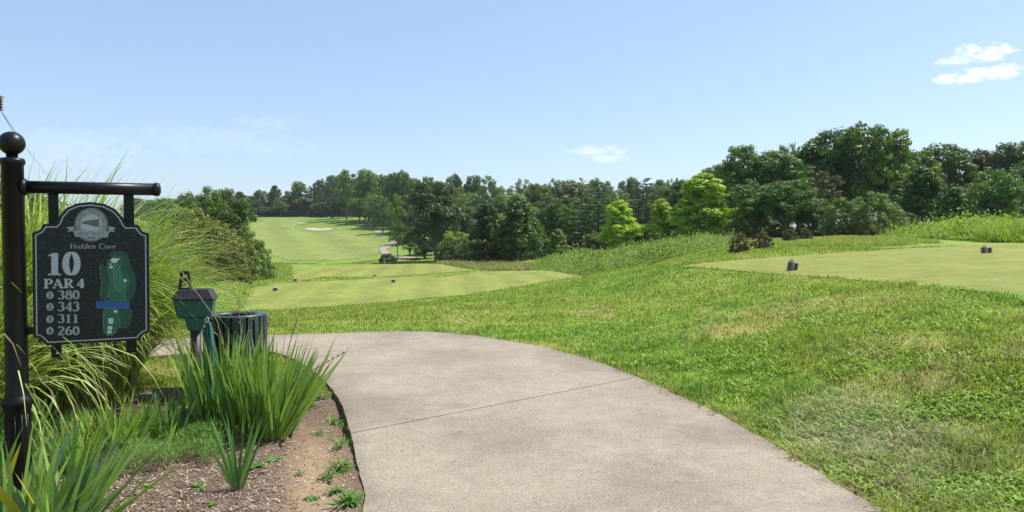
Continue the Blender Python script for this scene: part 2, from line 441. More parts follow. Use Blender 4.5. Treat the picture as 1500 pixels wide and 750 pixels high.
def stain(X,Y):
    c = np.ones((len(X),3))
    de = np.minimum(dist_poly(LEs,X,Y), dist_poly(REs,X,Y))
    k = np.exp(-(de/.09)**2)*.35*fbm(X*5,Y*5,21,3)
    band = np.exp(-((X-1.15-.1*Y*0)**2)/.05)*.07 + np.exp(-((X+.1)**2)/.05)*.06
    for J in (J1,):
        d = dist_poly([tuple(J[0]),tuple(J[1])],X,Y)
        c *= (1+.16*np.exp(-(d/.12)**2)*fbm(X*3,Y*3,23,2))[:,None]
    c *= (1-k*.9-band*fbm(X*2,Y*.7,25,2)-.16*sstep(.5,.75,fbm(X*1.1,Y*1.1,29,4)))[:,None]*np.array([1,.99,.97])
    return c
def side(J,p): 
    a,b = J; return (b[0]-a[0])*(p[1]-a[1])-(b[1]-a[1])*(p[0]-a[0])
def clip(poly, J, sgn, gap):
    a,b = J; n = np.array([-(b-a)[1],(b-a)[0]]); n = n/np.linalg.norm(n)*sgn
    o = a+n*gap
    out = []
    ds = [float(np.dot(np.array(p)-o, n)) for p in poly]
    for i,p in enumerate(poly):
        q = poly[(i+1)%len(poly)]; d0,d1 = ds[i], ds[(i+1)%len(poly)]
        if d0 >= 0: out.append(p)
        if (d0 >= 0) != (d1 >= 0):
            t = d0/(d0-d1); out.append((p[0]+(q[0]-p[0])*t, p[1]+(q[1]-p[1])*t))
    return out
sA = clip(PATH, J1, -1, .008); sB0 = clip(PATH, J1, 1, .008)
sB = clip(sB0, J2, -1, .004); sC = clip(sB0, J2, 1, .004)
ZP = lambda X,Y: H(X,Y)
slabs = [region('path', s, .045, M_CONC, stain, skirt=.13) for s in (sA,sB,sC)]
import itertools
def join(objs):
    bm = bmesh.new()
    for o in objs: bm.from_mesh(o.data)
    me = objs[0].data; bm.to_mesh(me); bm.free()
    for o in objs[1:]:
        D.objects.remove(o)
    return objs[0]
path = join(slabs)
fp = [region('distant_path', s, .12, M_CONC, lambda X,Y: np.ones((len(X),3))*1.25) for s in FPATHS]
join(fp)

# mulch bed ---------------------------------------------------------
def bedz(X,Y):
    de = dist_poly(LEs, X, Y)
    return H(X,Y) + .012 + .012*np.exp(-(de/.10)**2) - .055*np.exp(-(de/.09)**2)*np.exp(-((Y-6.0)/.8)**2) + .05*(fbm(X*2.3,Y*2.3,31,4)-.5) + .02*(fbm(X*9,Y*9,33,2)-.5)
def bedcol(X,Y):
    n = fbm(X*3,Y*3,35,4); m = fbm(X*14,Y*14,36,2)
    c = np.array([.13,.085,.055])[None,:]*(.7+.6*m[:,None])
    dp = dist_poly(LEs,X,Y)
    w = np.exp(-((dp-.28)/.2)**2)*sstep(.35,.55,n+.15)*sstep(6.5,4.6,Y)
    return c*(1-w[:,None])+np.array([.33,.23,.14])*w[:,None]
def bedmat():
    m, nt, b = mat('mulch_soil')
    att = N(nt,'ShaderNodeAttribute', attribute_name='Col')
    n1 = noise(nt, 60, 6, rough=.8)
    r = ramp(nt, n1.outputs[0], [(.3,(.5,.5,.5)),(.7,(1.5,1.45,1.4))])
    nt.links.new(mixc(nt,1.0,att.outputs['Color'],r.outputs[0],'MULTIPLY'), b.inputs['Base Color'])
    b.inputs['Roughness'].default_value = .95; bump(nt,b,n1.outputs[0],.8,.015)
    return m
# finer lattice for the bed
GX0,GY0 = GX,GY
bx,by = np.meshgrid(np.arange(-6.4,-.5,.035), np.arange(.6,8.5,.035)); bx=bx.ravel()+rng.uniform(-.008,.008,bx.size); by=by.ravel()+rng.uniform(-.008,.008,by.size)
GX,GY = bx,by
bed = region('mulch_bed', BED, 0, bedmat(), bedcol, skirt=0, zf=bedz)
GX,GY = GX0,GY0
def bz(x,y): return float(bedz(np.array([x]),np.array([y]))[0])
def bed_at(px,py):
    for _ in range(1): p = gflat(px,py,0.0)
    return (p[0],p[1],bz(*p))

# ------------------------------------------------------------------ ribbons (blades, leaves)
def ribbons(name, P, W, S, C, material, parent=None, uvmid=False):
    """P (n,k,3) centre lines, W (n,k) half widths, S (n,3) side directions, C (n,k,3)"""
    n,k,_ = P.shape
    if S.ndim == 2: S = np.repeat(S[:,None,:], k, 1)
    L = P - S*W[:,:,None]; R = P + S*W[:,:,None]
    V = np.stack([L,R],2).reshape(-1,3)
    base = (np.arange(n)*k*2)[:,None]+ (np.arange(k-1)*2)[None,:]
    Fc = np.stack([base, base+1, base+3, base+2], -1).reshape(-1,4)
    Cc = np.repeat(C[:,:,None,:], 2, 2).reshape(-1,3)
    me = np_mesh(name, V, Fc, 4, Cc, smooth=True)
    return link(name, me, material, parent)

def lawn(name, n, y0, y1, u0, u1, hgt, wid, colf, mask, lean=.5, droop=.3, kind='stuff', hvar=.5, label=None, cat='grass', pw=0.0, wexp=.6):
    s = rng.uniform(0,1,n)
    Y = np.exp(np.log(y0)+s*(math.log(y1/y0))); U = rng.uniform(u0,u1,n); X = U*Y
    k = mask(X,Y); X,Y = X[k],Y[k]; n = len(X)
    Z = H(X,Y)
    hh = hgt(X,Y)*rng.uniform(1-hvar,1+hvar,n)
    a = rng.uniform(0,2*math.pi,n); ln = rng.uniform(.1,1,n)*lean
    dx,dy = np.cos(a)*ln, np.sin(a)*ln
    w = wid*(np.maximum(Y,4)/5)**wexp*rng.uniform(.6,1.3,n)
    b = a+math.pi/2+rng.normal(0,.5,n)
    S = np.stack([np.cos(b),np.sin(b),np.zeros(n)],1)
    P = np.zeros((n,3,3)); P[:,0] = np.stack([X,Y,Z-.005],1)
    P[:,1] = P[:,0]+np.stack([dx*hh*.4,dy*hh*.4,hh*.6],1)
    P[:,2] = P[:,0]+np.stack([dx*hh*1.1,dy*hh*1.1,hh*(1-droop*ln)],1)
    W = np.stack([w,w*.8,w*.08],1)*.5
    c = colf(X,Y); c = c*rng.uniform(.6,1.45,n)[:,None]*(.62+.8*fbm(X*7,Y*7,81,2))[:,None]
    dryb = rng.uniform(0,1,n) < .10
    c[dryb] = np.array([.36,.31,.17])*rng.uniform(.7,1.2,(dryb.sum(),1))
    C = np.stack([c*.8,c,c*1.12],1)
    o = ribbons(name, P, W, S, C, M_BLADE)
    tag(o, label, cat, kind=kind)
    return o
M_WEED = leaf_mat('weed_leaves', False, .3, .55, .15)
# ------------------------------------------------------------------ lawns
out_all = lambda X,Y: ~(inside(PATH,X,Y)|inside(BED,X,Y))
nearpath = lambda X,Y: np.exp(-(dist_poly(REs,X,Y)/.12)**2)
def fringe(X,Y): return inside(PATH,X,Y)&(dist_poly(REs,X,Y)<.13*sstep(.38,.8,fbm(X*5,Y*5,91,3)))
def rough_mask(X,Y): return (out_all(X,Y)|fringe(X,Y))&(~inside(TEE3,X,Y)|(dist_poly(TEE3+[TEE3[0]],X,Y)<.45*fbm(X*3,Y*3,93,3)**2))&(~inside(TEE1,X,Y)|(dist_poly(TEE1+[TEE1[0]],X,Y)<.5*fbm(X*2,Y*2,94,3)**2))&~inside(TEE2,X,Y)
def rough_col(X,Y):
    c=turf_colour(X,Y)*np.array([1.16,1.14,1.35])
    e=np.exp(-(dist_poly(REs,X,Y)/.05)**2)*sstep(.35,.6,fbm(X*4,Y*4,95,2))
    e=np.maximum(e,np.exp(-((X-2.2)**2+(Y-4.35)**2)/.03))
    return c*(1-e[:,None])+np.array([.30,.21,.12])*e[:,None]
def lawn_h(X,Y):
    return (.034+.03*sstep(.45,.7,fbm(X*1.7,Y*1.7,41,3))+.035*sstep(.5,.75,fbm(X*7,Y*7,43,2))+.02*nearpath(X,Y))*(1+.5*sstep(12,40,Y))
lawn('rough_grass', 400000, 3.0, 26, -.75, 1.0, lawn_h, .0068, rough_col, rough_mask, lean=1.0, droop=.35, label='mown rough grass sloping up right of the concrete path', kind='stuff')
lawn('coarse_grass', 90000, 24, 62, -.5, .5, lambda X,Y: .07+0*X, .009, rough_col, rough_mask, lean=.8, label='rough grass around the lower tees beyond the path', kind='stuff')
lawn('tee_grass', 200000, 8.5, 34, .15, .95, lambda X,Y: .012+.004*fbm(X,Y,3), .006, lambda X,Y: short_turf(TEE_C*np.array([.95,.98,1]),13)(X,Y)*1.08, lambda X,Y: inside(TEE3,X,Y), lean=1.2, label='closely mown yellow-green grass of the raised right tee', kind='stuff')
# broad flat weed leaves growing in the rough
def clover():
    n = 120000
    s = rng.uniform(0,1,n)**1.3; Y = np.exp(math.log(3.0)+s*math.log(14/3.0)); X = rng.uniform(-.3,1.0,n)*Y
    k = rough_mask(X,Y)&(fbm(X*2.2,Y*2.2,77,3)+rng.normal(0,.05,len(X)) > .5)&(X>0)
    X,Y = X[k],Y[k]; n=len(X)
    Z = H(X,Y); a = rng.uniform(0,2*math.pi,n); L = rng.uniform(.025,.06,n)
    d = np.stack([np.cos(a),np.sin(a),rng.uniform(.1,.9,n)],1)
    P = np.zeros((n,4,3)); P[:,0]=np.stack([X,Y,Z+rng.uniform(.01,.035,n)],1)
    for i,(t,z) in enumerate([(.35,0),(.7,-.002),(1,-.012)]): P[:,i+1]=P[:,0]+d*L[:,None]*t+np.array([0,0,z])
    w = rng.uniform(.004,.0095,n)*(np.maximum(Y,4)/5)**.5
    W = np.stack([w*.4,w,w*.8,w*.08],1)
    S = np.stack([-np.sin(a),np.cos(a),rng.normal(0,.25,n)],1)
    c = np.array([.17,.30,.035])*rng.uniform(.6,1.6,(n,1))*np.array([1,1,1])+np.array([.04,0,0])*rng.uniform(0,1,(n,1))
    o = ribbons('broadleaf_weeds', P, W, S, np.repeat(c[:,None,:],4,1), M_WEED)
    tag(o,'patches of bright broad-leaved weeds in the rough by the path','weeds',kind='stuff')
clover()
# long pale flopped grass beside the path's right edge
def flopped():
    n = 1900
    X = rng.normal(2.55,.27,n); Y = rng.normal(5.15,.5,n)
    k = rough_mask(X,Y); X,Y = X[k],Y[k]; n=len(X)
    a = rng.normal(math.radians(150),.65,n); L = rng.uniform(.06,.15,n); Z=H(X,Y)
    d = np.stack([np.cos(a),np.sin(a),np.zeros(n)],1)
    P = np.zeros((n,4,3)); P[:,0]=np.stack([X,Y,Z],1)
    for i,(t,z) in enumerate([(.3,.32),(.65,.42),(1,.25)]): P[:,i+1]=P[:,0]+d*L[:,None]*t+np.stack([0*L,0*L,L*z],1)
    w = rng.uniform(.002,.004,n); W = np.stack([w,w,w*.8,w*.1],1)
    S = np.stack([-np.sin(a),np.cos(a),0*a],1)
    c = np.array([.5,.5,.29])*rng.uniform(.7,1.2,(n,1)); g_ = rng.uniform(0,1,n)<.45; c[g_] = np.array([.22,.33,.11])*rng.uniform(.8,1.3,(g_.sum(),1))
    o = ribbons('dry_grass', P, W, S, np.repeat(c[:,None,:],4,1), M_BLADE)
    tag(o,'long pale flopped grass beside the right edge of the concrete','grass',kind='stuff')
flopped()

# ------------------------------------------------------------------ trees
def leaves_from(C, Nn, size, col, seed, aspect=.6):
    r = np.random.default_rng(seed)
    n = len(C); Nn = Nn/np.linalg.norm(Nn,axis=1)[:,None]
    t = r.normal(size=(n,3)); t -= (t*Nn).sum(1)[:,None]*Nn; t /= np.linalg.norm(t,axis=1)[:,None]
    b = np.cross(Nn,t)
    s = size*r.uniform(.65,1.35,n)[:,None]
    V = np.stack([C-t*s*.5, C+b*s*.5*aspect+Nn*s*.08, C+t*s*.5, C-b*s*.5*aspect+Nn*s*.08],1).reshape(-1,3)
    Fc = np.arange(n*4).reshape(-1,4)
    return V,Fc,np.repeat(col,4,0)
def tree_mesh(kind, seed, nleaf=9500):
    r = np.random.default_rng(seed)
    Ht = 10.0
    bm = bmesh.new()
    clumps = []
    if kind == 'oak':
        z0,R = 1.6, 4.3
        lobes = []
        for i in range(15):
            a = r.uniform(0,2*math.pi); zz = z0+1.6+(Ht-z0-3.2)*((i+r.uniform(0,1))/15)
            rm = R*math.sin(math.pi*min(.95,(zz-z0+.8)/(Ht-z0+.4)))**.6*.62
            q = r.uniform(.35,1)*rm
            lobes.append((q*math.cos(a),q*math.sin(a),zz,r.uniform(1.15,1.9)))
        lobes.append((r.uniform(-.5,.5),r.uniform(-.5,.5),Ht-1.5,1.5))
        for lx,ly,lz,lr in lobes:
            for k in range(11):
                v = r.normal(size=3); v/=np.linalg.norm(v); v[2]=abs(v[2])*.9-.25 if r.random()<.75 else v[2]
                clumps.append((lx+v[0]*lr,ly+v[1]*lr,lz+v[2]*lr*.85,r.uniform(.42,.8)))
            tube_bm(bm,[(0,0,max(1.2,lz-3.5)),(lx*.5,ly*.5,lz-1.4),(lx,ly,lz)],[.11,.07,.02],5,False)
        trunk_r=.24
    elif kind == 'airy':   # tall, open, limbs showing
        z0,R = 3.0,3.2
        for i in range(26):
            zz = z0+(Ht-z0-.9)*(i/25); a = i*2.4+r.uniform(-.5,.5)
            q = (2.5*math.sin(math.pi*min(.93,(zz-z0+1.8)/(Ht-z0+1.2)))**.8)*r.uniform(.5,1.1)
            ex,ey = q*math.cos(a),q*math.sin(a)
            tube_bm(bm,[(0,0,zz-1.5),(ex*.5,ey*.5,zz-.5),(ex,ey,zz)],[.07,.045,.015],5,False)
            for k in range(6):
                v=r.normal(size=3)*np.array([.75,.75,.4]); clumps.append((ex+v[0],ey+v[1],zz+v[2]+.1,r.uniform(.35,.65)))
        trunk_r=.17
    elif kind == 'cone':   # young broadleaf, leafed to the ground
        for i in range(190):
            t = r.uniform(0,1)**.85; zz = .5+9.2*t
            rm = 3.3*(1-t)**.5*(.6+.4*min(1,t/.15))*(.86+.16*math.sin(t*13+seed))*r.uniform(.72,1.14); a=r.uniform(0,2*math.pi); q=rm*(.45+.6*r.uniform(0,1)**.5)
            clumps.append((q*math.cos(a),q*math.sin(a),zz,r.uniform(.35,.68)))
            if i%8==0: tube_bm(bm,[(0,0,max(.3,zz-1.2)),(q*.95*math.cos(a),q*.95*math.sin(a),zz)],[.05,.015],4,False)
        clumps += [(r.uniform(-.2,.2),r.uniform(-.2,.2),z,.4) for z in (9.0,9.5,9.8)]
        trunk_r=.14
    elif kind == 'round':  # dome shaped, leafed nearly to the ground
        for i in range(30):
            v=r.normal(size=3); v/=np.linalg.norm(v)
            if i<22: v[2]=v[2]*.6+.25
            q=r.uniform(.72,.95); lx,ly,lz=v[0]*3.2*q,v[1]*3.2*q,4.9+v[2]*3.7*q; lr=r.uniform(.95,1.5)
            for k in range(9):
                u_=r.normal(size=3); u_/=np.linalg.norm(u_); clumps.append((lx+u_[0]*lr,ly+u_[1]*lr,lz+u_[2]*lr*.8,r.uniform(.4,.72)))
            if i%2==0: tube_bm(bm,[(0,0,1.5),(v[0]*1.6,v[1]*1.6,4+v[2]*1.5),(lx,ly,lz)],[.13,.08,.02],5,False)
        trunk_r=.2
    elif kind == 'shrub':
        for i in range(150):
            v=r.normal(size=3); v/=np.linalg.norm(v); v[2]=abs(v[2]); q=.5+.5*r.uniform(0,1)**.5
            lump = 1+.18*math.sin(4*math.atan2(v[1],v[0])+seed)
            clumps.append((v[0]*5.2*q*lump,v[1]*5.2*q*lump,.4+v[2]*9.0*q,r.uniform(.5,.95)))
            if i%6==0: tube_bm(bm,[(v[0]*.4,v[1]*.4,-.2),(v[0]*2.5,v[1]*2.5,3*v[2]+1.5),(v[0]*4.6*q,v[1]*4.6*q,v[2]*8*q)],[.14,.09,.02],5,False)
        trunk_r=.2
    elif kind == 'pine':
        for i in range(17):
            zz=2.2+7.4*(i/16); m=5 if i<14 else 3
            rm=(3.4*(1-i/16)**.6+.35)*(.6 if i<2 else 1)
            for k in range(m):
                a=k*2*math.pi/m+i*1.1+r.uniform(-.3,.3); q=rm*r.uniform(.65,1.1)
                ex,ey=q*math.cos(a),q*math.sin(a); dz=r.uniform(-.2,.5)
                tube_bm(bm,[(0,0,zz-.1),(ex*.6,ey*.6,zz+dz*.3),(ex,ey,zz+dz)],[.05,.035,.01],4,False)
                for f in np.linspace(.4,1,4): clumps.append((ex*f+r.normal()*.15,ey*f+r.normal()*.15,zz+dz*f+.08,-(.28+.25*f)*max(.6,rm/3)))
        trunk_r=.17
    zt = 9.3 if kind in('pine','cone','airy') else 6.5
    if kind!='shrub':
        bend=[r.uniform(-.12,.12) for _ in range(6)]
        zs=[-1.0,0,.4,1.5,3.5,5.5,zt]
        tube_bm(bm,[(bend[i%6]*(z>1),bend[(i+2)%6]*(z>1),z) for i,z in enumerate(zs)],[trunk_r*1.5,trunk_r*1.35,trunk_r*1.05,trunk_r*.9,trunk_r*.75,trunk_r*.5,.03],9)
    wood = D.meshes.new(kind+'_trunk'); bm.normal_update(); bm.to_mesh(wood); bm.free()
    for p in wood.polygons: p.use_smooth=True
    cl=np.array(clumps); rad=np.abs(cl[:,3]); flat=cl[:,3]<0
    w=rad**2; w/=w.sum()
    idx=r.choice(len(cl),nleaf,p=w)
    v=r.normal(size=(nleaf,3)); v/=np.linalg.norm(v,axis=1)[:,None]
    q=np.where(r.uniform(0,1,nleaf)<.8,r.uniform(.72,1.0,nleaf),r.uniform(.2,.8,nleaf))
    off=v*(rad[idx]*q)[:,None]
    off[:,2]*=np.where(flat[idx],.28,.72)
    C=cl[idx,:3]+off
    v_=v*1; nn=v_*1.1+r.normal(size=(nleaf,3))*.4+np.array([0,0,.5])
    cv=r.uniform(.85,1.15,len(cl))
    col=(np.ones((nleaf,3))*cv[idx][:,None])*r.uniform(.75,1.3,(nleaf,1))
    yl=r.uniform(0,1,nleaf)<.07; col[yl]*=np.array([1.5,1.25,.8])
    size={'oak':.27,'airy':.27,'cone':.33,'round':.27,'shrub':.40,'pine':.26}[kind]
    V,Fc,cc=leaves_from(C,nn,size,col,seed+5,.62 if kind!='pine' else .3)
    crown=np_mesh(kind+'_crown',V,Fc,4,cc,smooth=False)
    crown.materials.append(M_CROWN)
    wood.materials.append(M_BARK)
    ex=V[:,2].max()
    return crown,wood,(ex, (np.percentile(V[:,0],99)-np.percentile(V[:,0],1)))
VAR={}
for kind,ns,nl in (('oak',4,13000),('airy',3,7500),('cone',3,13000),('round',3,14000),('shrub',2,9500),('pine',2,9500)):
    VAR[kind]=[tree_mesh(kind,100+31*i+len(kind),nl) for i in range(ns)]
NAMES={'oak':'broadleaf_tree','airy':'slender_tree','cone':'young_tree','round':'round_tree','shrub':'shrub','pine':'pine_tree'}
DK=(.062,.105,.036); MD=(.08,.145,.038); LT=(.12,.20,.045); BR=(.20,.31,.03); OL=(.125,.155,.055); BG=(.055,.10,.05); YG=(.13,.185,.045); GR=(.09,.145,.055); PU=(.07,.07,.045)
tcount=0
def tree(px, ytop, wpx, Y, kind, col, label, group=None, sink=0.0, white=False, v=None, cat=None):
    global tcount
    u=(px-750)/F; x=u*Y; zb=h(x,Y)-sink
    top=zat(ytop,Y); hh=max(top-zb,.6)
    vs=VAR[kind]; cr,wd,(ez,ew)=vs[(tcount if v is None else v)%len(vs)]
    o=empty(NAMES[kind],(x,Y,zb),(tcount*2.399)%6.283); tcount+=1
    sx=(wpx*Y/F)/ew; sz=hh/ez
    o.scale=(sx,sx,sz)
    c=link('crown',cr,None,o); j=random.uniform(.88,1.12); k=random.uniform(.94,1.06)
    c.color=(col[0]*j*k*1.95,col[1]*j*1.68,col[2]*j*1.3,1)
    t=link('trunk',wd,None,o)
    if white:
        t.data=wd.copy(); t.data.materials.clear(); t.data.materials.append(M_BARKW)
    tag(o,label,cat or ('shrub' if kind=='shrub' else 'tree'),group)
    return o
G1='trees of the thicket left of the fairway'
T=[
 # left thicket, between tall grass and fairway
 (238,287,60,62,'oak',MD,'tree whose top shows just past the end of the sign bar',G1),
 (275,279,60,66,'oak',DK,'dark tree with rounded top second from the sign bar',G1),
 (303,271,52,60,'oak',MD,'highest tree of the thicket left of the fairway',G1),
 (330,274,52,64,'oak',DK,'dark tree just right of the highest one in the left thicket',G1),
 (352,290,48,60,'oak',DK,'tree at the right shoulder of the left thicket, overhanging the fairway edge',G1),
 (255,302,90,50,'round',GR,'dull green tree behind the plumes of tall ornamental grass',G1),
 (285,303,80,42,'shrub',OL,'olive brown shrub with reddish leaf tips behind the tall grass',G1),
 (318,322,72,40,'shrub',OL,'olive shrub in the middle of the left thicket',G1),
 (352,330,52,42,'shrub',GR,'grey-green shrub below the right shoulder of the thicket',G1),
 (374,350,44,44,'shrub',GR,'lowest grey-green shrub where the thicket meets the fairway',G1),
 (335,358,60,38,'shrub',(.085,.10,.045),'low olive shrub at the foot of the left thicket',G1),
 # far ridge, left end
 (352,280,28,300,'cone',DK,'dark far tree rising directly above the left thicket shoulder','far trees above the fairway'),
 (368,286,24,300,'oak',MD,'small far tree between two taller ones at the top left of the fairway','far trees above the fairway'),
 (382,277,26,302,'oak',DK,'leftmost full-height far tree above the head of the fairway','far trees above the fairway'),
 (404,271,26,300,'cone',DK,'pointed far tree above the putting green','far trees above the fairway'),
 (424,279,24,304,'oak',GR,'lower greyish far tree right of the pointed one','far trees above the fairway'),
 (440,264,28,300,'oak',MD,'tallest far tree at the left of the grove gap','far trees above the fairway'),
 (455,272,26,296,'pine',BG,'far pine beside the tallest far tree','far trees above the fairway'),
 (468,285,22,290,'oak',LT,'low light green far tree at the gap left of the grove','far trees above the fairway'),
 (415,292,40,310,'round',DK,'low dark tree filling behind the far row',"far trees above the fairway"),
 (390,295,40,312,'round',DK,'low dark tree behind the putting green',"far trees above the fairway"),
 # grove on the hill
 (487,262,34,262,'pine',(.05,.075,.045),'thin pine with bare branches at the left edge of the hill grove','trees of the hill grove'),
 (508,248,38,245,'airy',MD,'tall open-crowned tree standing at the front of the hill grove','trees of the hill grove'),
 (524,262,34,262,'oak',DK,'dark tree behind the open-crowned one in the hill grove','trees of the hill grove'),
 (541,246,40,235,'oak',MD,'tallest broad tree in the hill grove','trees of the hill grove'),
 (560,254,36,245,'oak',DK,'dark tree right of the tallest one in the hill grove','trees of the hill grove'),
 (527,290,36,225,'airy',DK,'shorter tree with visible trunk above the bunker','trees of the hill grove'),
 (552,285,34,212,'airy',MD,'slender tree casting shade over the far cart path','trees of the hill grove'),
 (561,288,30,190,'airy',MD,'leafy tree where the far cart path leaves the shade','trees of the hill grove'),
 (578,252,38,230,'oak',LT,'lighter green tree at the right of the hill grove','trees of the hill grove'),
 (600,258,40,225,'airy',MD,'open tree at the right end of the hill grove','trees of the hill grove'),
 (596,285,40,185,'oak',DK,'dark tree between hill grove and the big spreading tree','trees of the hill grove'),
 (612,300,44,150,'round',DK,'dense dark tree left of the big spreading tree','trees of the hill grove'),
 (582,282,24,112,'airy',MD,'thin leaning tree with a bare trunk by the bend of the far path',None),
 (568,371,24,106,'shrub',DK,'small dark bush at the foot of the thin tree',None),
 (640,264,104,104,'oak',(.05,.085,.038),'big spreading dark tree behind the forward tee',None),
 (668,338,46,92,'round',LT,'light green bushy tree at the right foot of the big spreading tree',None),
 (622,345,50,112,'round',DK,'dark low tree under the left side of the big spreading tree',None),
 (600,330,36,120,'oak',DK,'shaded tree behind the thin leaning tree',None),
 # centre
 (712,293,54,80,'cone',(.05,.09,.026),'dark conical tree, left one of the leafy pair beyond the forward tee','conical trees beyond the tee'),
 (757,286,66,76,'cone',(.06,.105,.028),'taller dark conical tree, right one of the leafy pair beyond the forward tee','conical trees beyond the tee'),
 (735,325,60,82,'cone',(.05,.085,.026),'lower tree filling the gap between the two dark conical ones','conical trees beyond the tee'),
 (781,318,40,86,'cone',MD,'narrow tree at the right side of the dark conical pair','conical trees beyond the tee'),
 (815,290,60,95,'round',(.055,.11,.032),'rounded mid green tree left of the layered pine',None),
 (817,335,32,80,'cone',LT,'small light green sapling standing low before the rounded tree',None),
 (832,262,84,130,'oak',(.075,.11,.055),'broad grey-green tree crown above the rounded tree',None),
 (785,268,64,140,'oak',DK,'dark crown left of the broad grey-green one',None),
 (875,264,86,92,'pine',(.05,.10,.035),'layered green pine with wide flat boughs',None),
 (850,300,60,98,'pine',BG,'darker pine at the left of the layered pine',None),
 (908,292,56,80,'cone',BR,'bright yellow-green young tree right of the layered pine','bright young trees at the wood edge'),
 (946,260,66,100,'pine',(.048,.072,.045),'grey-green pine with thin boughs between two bright young trees',None),
 (968,290,48,78,'cone',BR,'smallest of the bright young trees, left of the biggest one','bright young trees at the wood edge'),
 (1031,252,92,70,'cone',(.17,.275,.03),'biggest bright yellow-green young tree at the wood edge','bright young trees at the wood edge'),
 (1005,290,60,76,'cone',(.09,.17,.03),'greener tree pressed against the left of the biggest bright tree',None),
 (880,340,50,84,'round',DK,'dark low bush tree at the foot of the layered pine',None),
 (930,325,60,88,'round',DK,'dark undergrowth tree between the bright young trees',None),
 (1000,262,44,110,'oak',DK,'dark crown showing behind the left of the biggest bright tree',None),
 (975,268,40,125,'oak',MD,'mid green crown above the smallest bright tree',None),
 # right wood
 (1052,240,64,84,'oak',DK,'dark tree directly behind the biggest bright tree','broad trees of the right wood'),
 (1088,211,84,76,'oak',(.055,.115,.03),'high rounded tree right of the biggest bright tree','broad trees of the right wood'),
 (1132,217,90,72,'oak',(.055,.115,.03),'full leafy tree with pale underside beside the high rounded tree','broad trees of the right wood'),
 (1105,262,90,62,'round',(.07,.135,.032),'light-topped tree in front of the high rounded pair','broad trees of the right wood'),
 (1150,262,84,60,'round',(.06,.12,.033),'leafy tree reaching the rough behind the dark shrubs','broad trees of the right wood'),
 (1172,222,60,88,'oak',DK,'dark tree in the dip between the two high crowns','broad trees of the right wood'),
 (1215,188,90,76,'oak',(.05,.10,.03),'tall dark oak at the left of the highest crown','broad trees of the right wood'),
 (1262,177,100,72,'oak',(.06,.12,.03),'highest crown of the whole right wood','broad trees of the right wood'),
 (1302,186,80,70,'airy',(.10,.165,.035),'tall yellow-green tree with a pale bare stem','broad trees of the right wood'),
 (1338,218,84,76,'oak',(.065,.115,.035),'broad tree stepping down right of the highest crown','broad trees of the right wood'),
 (1385,206,90,80,'oak',DK,'dark grey-green crown above the round tree by the weeds','broad trees of the right wood'),
 (1428,216,76,84,'oak',(.05,.085,.035),'dark crown between the round tree and the frame edge','broad trees of the right wood'),
 (1470,207,84,80,'oak',DK,'dark tree rising above the round one near the right border','broad trees of the right wood'),
 (1520,200,84,78,'oak',MD,'tree cut by the right border of the view','broad trees of the right wood'),
 (1590,195,110,78,'oak',MD,'outermost tree of the right wood',None),
 (1670,205,110,78,'oak',DK,'dark tree outside the right border',None),
 (1420,268,76,70,'pine',BG,'dark pine with drooping boughs left of the round tree',None),
 (1498,232,70,72,'pine',BG,'blue-green pine at the right border','pines of the right wood'),
 (1350,243,66,58,'cone',(.055,.115,.03),'pointed green tree beside the round tree at the weeds',None),
 (1398,274,50,54,'cone',(.06,.125,.032),'small tree between the pointed one and the round one',None),
 (1460,244,76,54,'round',(.06,.125,.032),'round green tree standing by the bright weeds at right',None),
 (1330,262,60,64,'oak',(.05,.09,.03),'dark tree behind the pointed green tree',None),
 (1282,280,70,55,'shrub',GR,'dull grey-green bush, right one of two below the highest crown','dull bushes under the highest crown'),
 (1238,288,62,56,'shrub',GR,'dull grey-green bush, left one of two below the highest crown','dull bushes under the highest crown'),
 (1205,250,60,66,'airy',(.06,.08,.045),'thin greyish half-bare tree at the left of the dull bushes',None),
 (1190,290,60,62,'round',DK,'dark low tree left of the dull bushes',None),
 (1318,310,50,56,'round',DK,'dark low tree right of the dull bushes',None),
 (1492,300,50,56,'round',DK,'dark low tree at the right border above the weeds',None),
 (1560,280,90,56,'round',DK,'dark low tree outside the right border',None),
 # small dark shrubs on the rough
 (1083,341,28,26,'shrub',PU,'left dark purplish shrub at the edge of the rough','dark shrubs before the right wood'),
 (1117,339,28,27.5,'shrub',PU,'second dark purplish shrub from the left, the widest','dark shrubs before the right wood'),
 (1158,337,22,33,'shrub',PU,'third dark purplish shrub from the left','dark shrubs before the right wood'),
 (1181,342,17,35,'shrub',PU,'rightmost and smallest dark purplish shrub','dark shrubs before the right wood'),
]
for t in T:
    px,yt,w,Y,kind,c,lab,gr=t
    tree(px,yt,w,Y,kind,c,lab,gr,white=('pale bare stem' in lab))
# wood behind: rows of crowns that nothing tells apart
def skyline(px):
    return np.interp(px,[-100,200,480,560,650,700,760,830,900,1000,1060,1200,1270,1400,1700],[285,290,262,255,262,266,268,270,268,272,250,205,200,225,215])
for Yr,dy,step,lab in ((125,38,30,'tree in the shaded rows behind the wood edge'),(165,12,24,'tree on the wooded slope behind the tees'),(215,-4,19,'far tree along the wooded skyline ridge')):
    px=585 if Yr<200 else 575
    while px < (1200 if Yr>130 else 1560):
        k=random.choice(['oak','oak','oak','round','pine','oak','airy' if Yr>200 else 'oak'])
        if 640 < px or Yr>200:
            tree(px,skyline(px)+dy+random.uniform(-9,9),step*random.uniform(1.5,2.1),Yr+random.uniform(-10,10),k,random.choice([DK,MD,DK,GR,MD,YG,BG]),lab,'trees of the wood behind, row '+str(Yr))
        px+=step*random.uniform(.75,1.2)
px=1000
while px<1620:
    tree(px,float(skyline(px))+random.uniform(14,40),70*random.uniform(.9,1.2),96+random.uniform(-5,8),'oak',random.choice([DK,MD,DK]),'tree filling the depth of the right wood','trees in the depth of the right wood'); px+=42
px=200
